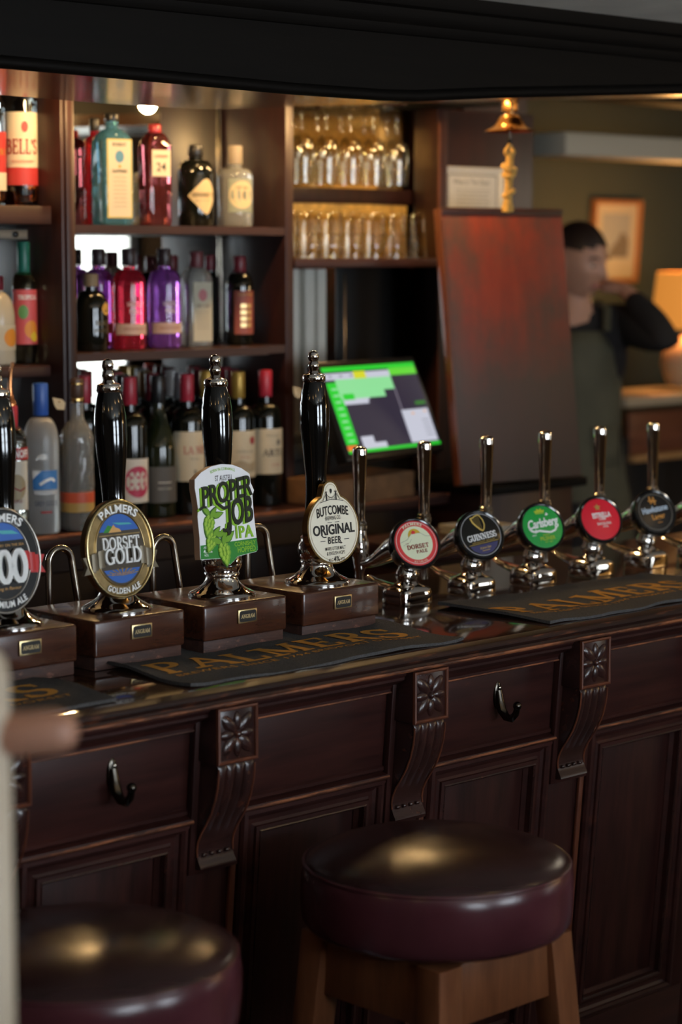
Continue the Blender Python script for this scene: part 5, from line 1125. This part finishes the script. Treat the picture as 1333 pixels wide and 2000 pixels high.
J=[((0,0,.90),(.135,.10)),((0,0,1.05),(.115,.085)),((0,0,1.22),(.135,.095)),((0,.005,1.35),(.125,.085)),((0,.006,1.425),(.062,.056)),((0,-.002,1.500),(.050,.050)),((0,-.016,1.545),(.052,.056)),
   (SH,.052),(tuple(SH.lerp(EL,.5)),.045),(EL,.037),(tuple(EL.lerp(WR,.45)),.037),(WR,(.026,.020)),(HD,(.036,.016)),
   (RSH,.052),(tuple(RSH.lerp(REL,.5)),.045),(REL,.037),(tuple(REL.lerp(RWR,.45)),.036),(RWR,(.024,.020)),(RHD,(.036,.016)),
   ((.09,0,.82),.090),((.10,-.01,.48),.056),((.10,.0,.28),.055),((.10,.015,.09),.036),((.10,-.09,.045),.036),((-.09,0,.82),.090),((-.10,-.01,.48),.056),((-.10,.0,.28),.055),((-.10,.015,.09),.036),((-.10,-.09,.045),.036)]
Ed=[(0,1),(1,2),(2,3),(3,4),(4,5),(5,6),(3,7),(7,8),(8,9),(9,10),(10,11),(11,12),(3,13),(13,14),(14,15),(15,16),(16,17),(17,18),(0,19),(19,20),(20,21),(21,22),(22,23),(0,24),(24,25),(25,26),(26,27),(27,28)]
body=skin('body',[(tuple(a),r) for a,r in J],Ed,SKIN,pe)
# head, shaped from a sphere, merged into the body mesh
HM=Matrix.Translation((.0,-.030,1.590))@Matrix.Rotation(math.radians(36),4,'Z')@Matrix.Rotation(math.radians(13),4,'X')
def g(v,s): return math.exp(-(v/s)**2)
bh=bmesh.new(); bmesh.ops.create_uvsphere(bh,u_segments=48,v_segments=36,radius=1)
for v in bh.verts:
    x,y,z=v.co.x,v.co.y,v.co.z
    w=1-.30*max(0,-z)**1.3; X=x*.073*w; Y_=y*.094*(1-.10*max(0,-z)); Z=z*.114
    if y<0:
        fr=min(1,-y*1.6)
        Y_-=fr*(.021*g(X,.010)*(g(Z+.022,.014)+.55*g(Z-.0,.020)))
        Y_+=fr*(.0085*(g(X-.031,.016)+g(X+.031,.016))*g(Z-.008,.013))
        Y_-=fr*.0045*g(X,.05)*g(Z-.030,.010)
        Y_-=fr*(.006*g(X,.020)*(g(Z+.052,.006)+g(Z+.064,.006))+.007*g(X,.018)*g(Z+.094,.014))
        Y_-=fr*.004*(g(X-.040,.018)+g(X+.040,.018))*g(Z+.020,.018)
        Z-=.004*g(X,.02)*max(0,-z)
    v.co=HM@Vector((X,Y_,Z))
bb=bmesh.new(); bb.from_mesh(body.data); tmp=bpy.data.meshes.new('h'); bh.to_mesh(tmp); bb.from_mesh(tmp)
def ear(s):
    n0=len(bb.verts); r_=bmesh.ops.create_uvsphere(bb,u_segments=14,v_segments=10,radius=1)
    for v in r_['verts']: v.co=HM@Vector((s*.072+v.co.x*.008+s*.004*v.co.y,.008+v.co.y*.018,-.008+v.co.z*.030))
ear(1); ear(-1)
def finger(base,dirs,lens,r0):
    P=[Vector(base)]
    for d,l in zip(dirs,lens): P.append(P[-1]+Vector(d).normalized()*l)
    t=B(); t.tube(P,[r0,r0*.95,r0*.85,r0*.6][:len(P)],8); me=bpy.data.meshes.new('f'); t.b.to_mesh(me); t.b.free(); bb.from_mesh(me)
for k,(dz,l) in enumerate(((.024,.9),(.009,1.0),(-.007,.95),(-.022,.78))):       # raised hand: fingers curl round the back of the neck
    finger(HD+Vector((-.012,.004,dz)),[(-1,.25,.05),(-.8,.65,0),(-.4,.9,-.1)],[.040*l,.026*l,.020*l],.0085)
finger(HD+Vector((.02,-.012,.018)),[(-.7,-.5,.5),(-.9,-.2,.2)],[.034,.026],.0095)
for k,(dx,l) in enumerate(((-.022,.8),(-.008,1.0),(.008,1.0),(.022,.92))):
    finger(RHD+Vector((dx,-.004,-.010)),[(0,-.35,-1),(0,-.1,-1),(.05,.25,-1)],[.040*l,.026*l,.020*l],.0085)
finger(RHD+Vector((.028,.0,.03)),[(.6,-.4,-.8),(.2,-.4,-1)],[.034,.026],.0095)
bb.to_mesh(body.data); bb.free(); body.data.shade_smooth()
def headpart(n,m,fn_):
    b=B(); fn_(b); o=mk(n,b,m,pe,ang=80); return o
def cap(b):
    bm=b.b; bmesh.ops.create_uvsphere(bm,u_segments=40,v_segments=28,radius=1)
    kill=[]
    for v in bm.verts:
        x,y,z=v.co.x,v.co.y,v.co.z
        if (y<-.15 and z<.52-.25*abs(x)+.0) or (z<-.55) or (y<.15 and z<-.05 and abs(x)>.3 and y<-.0): kill.append(v)
        w=1-.2*max(0,-z); v.co=HM@Vector((x*.079*w,y*.101+.004,z*.119+.003))
    bmesh.ops.delete(bm,geom=kill,context='VERTS')
headpart('hair',HAIR,cap)
headpart('hair_bun',HAIR,lambda b:b.sphere(HM@Vector((0,.108,.035)),(.036,.034,.034)))
for s in (1,-1):
    headpart('eye',EYEW,lambda b:b.sphere(HM@Vector((s*.030,-.0690,.006)),.0105,u=14,v=10))
    headpart('iris',HAIR,lambda b:b.sphere(HM@Vector((s*.030,-.0785,.004)),.0050,u=10,v=8))
    headpart('eyebrow',HAIR,lambda b:b.tube([HM@Vector((s*a,-.0885+abs(a-.02)*.40,.025+(.006 if a>.02 and a<.045 else 0))) for a in (.013,.025,.037,.050)],.0032,8))
headpart('mouth',LIPS,lambda b:(b.tube([HM@Vector((x,-.0865+abs(x)*.35,-.0525+.001*math.cos(x*200))) for x in (-.021,-.010,0,.010,.021)],[.001,.0042,.0048,.0042,.001],8),b.tube([HM@Vector((x,-.0850+abs(x)*.35,-.0600)) for x in (-.018,-.009,0,.009,.018)],[.001,.0045,.0052,.0045,.001],8)))
# black long-sleeved top
sl=[((0,.004,1.05),(.135,.105)),((0,.004,1.22),(.160,.115)),((0,.016,1.350),(.155,.098)),(tuple(SH),.068),(tuple(SH.lerp(EL,.5)),.058),(tuple(EL),.050),(tuple(EL.lerp(WR,.45)),.047),(tuple(EL.lerp(WR,.86)),(.036,.032)),(tuple(RSH),.062),(tuple(RSH.lerp(REL,.5)),.056),(tuple(REL),.047),(tuple(REL.lerp(RWR,.45)),.045),(tuple(REL.lerp(RWR,.9)),.033)]
skin('sleeved_top',sl,[(0,1),(1,2),(2,3),(3,4),(4,5),(5,6),(6,7),(2,8),(8,9),(9,10),(10,11),(11,12)],KNIT,pe)
# olive apron: bib, skirt and straps; skirt flares to the shin
b=B(); rows=[]
for z,rx,ry,a0 in ((1.385,.088,.112,42),(1.33,.125,.126,62),(1.22,.152,.128,82),(1.10,.150,.122,100),(1.00,.160,.128,120),(.88,.185,.145,150),(.70,.205,.165,160),(.50,.225,.185,165),(.34,.240,.200,168)):
    rows.append([Vector((rx*math.sin(math.radians(-a0+2*a0*k/28)),-ry*math.cos(math.radians(-a0+2*a0*k/28)),z+.006*math.sin(k*.9)*(z<.9))) for k in range(29)])
b.grid(rows); ap=mk('apron',b,OLIVE,pe,ang=80)
md=ap.modifiers.new('t','SOLIDIFY'); md.thickness=.006
for s in (1,-1):
    b=B(); b.tube([(s*.070,-.100,1.385),(s*.085,-.062,1.452),(s*.075,.0,1.470),(s*.055,.075,1.435)],.012,8,.4); mk('apron_strap',b,OLIVE,ap)
b=B(); b.grid([[Vector((x,-.006-.125*math.sqrt(1-(x/.158)**2),z)) for x in [.02+.0125*k for k in range(9)]] for z in (1.10,.945)]); pk=mk('apron_pocket',b,OLIVE,ap)
md=pk.modifiers.new('t','SOLIDIFY'); md.thickness=.004
b=B(); b.tube([(.121,-.089,1.10),(.121,-.090,1.02),(.119,-.092,.945),(.07,-.122,.938),(.02,-.135,.935)],.0028,6); mk('pocket_seam',b,DARKT,ap)
for s in (1,-1):
    b=B(); b.box((s*.10,-.045,.04),(.085,.24,.08),.03,3); mk('shoe',b,SHOE,pe)
b=B(); b.grid([[Vector((r*math.cos(2*pi*k/24),r*1.0*math.sin(2*pi*k/24)-.005,z)) for k in range(24)] for z,r in ((.88,.155),(.60,.165),(.30,.175),(.20,.17))],closeu=True); mk('dark_skirt',b,KNIT,pe)
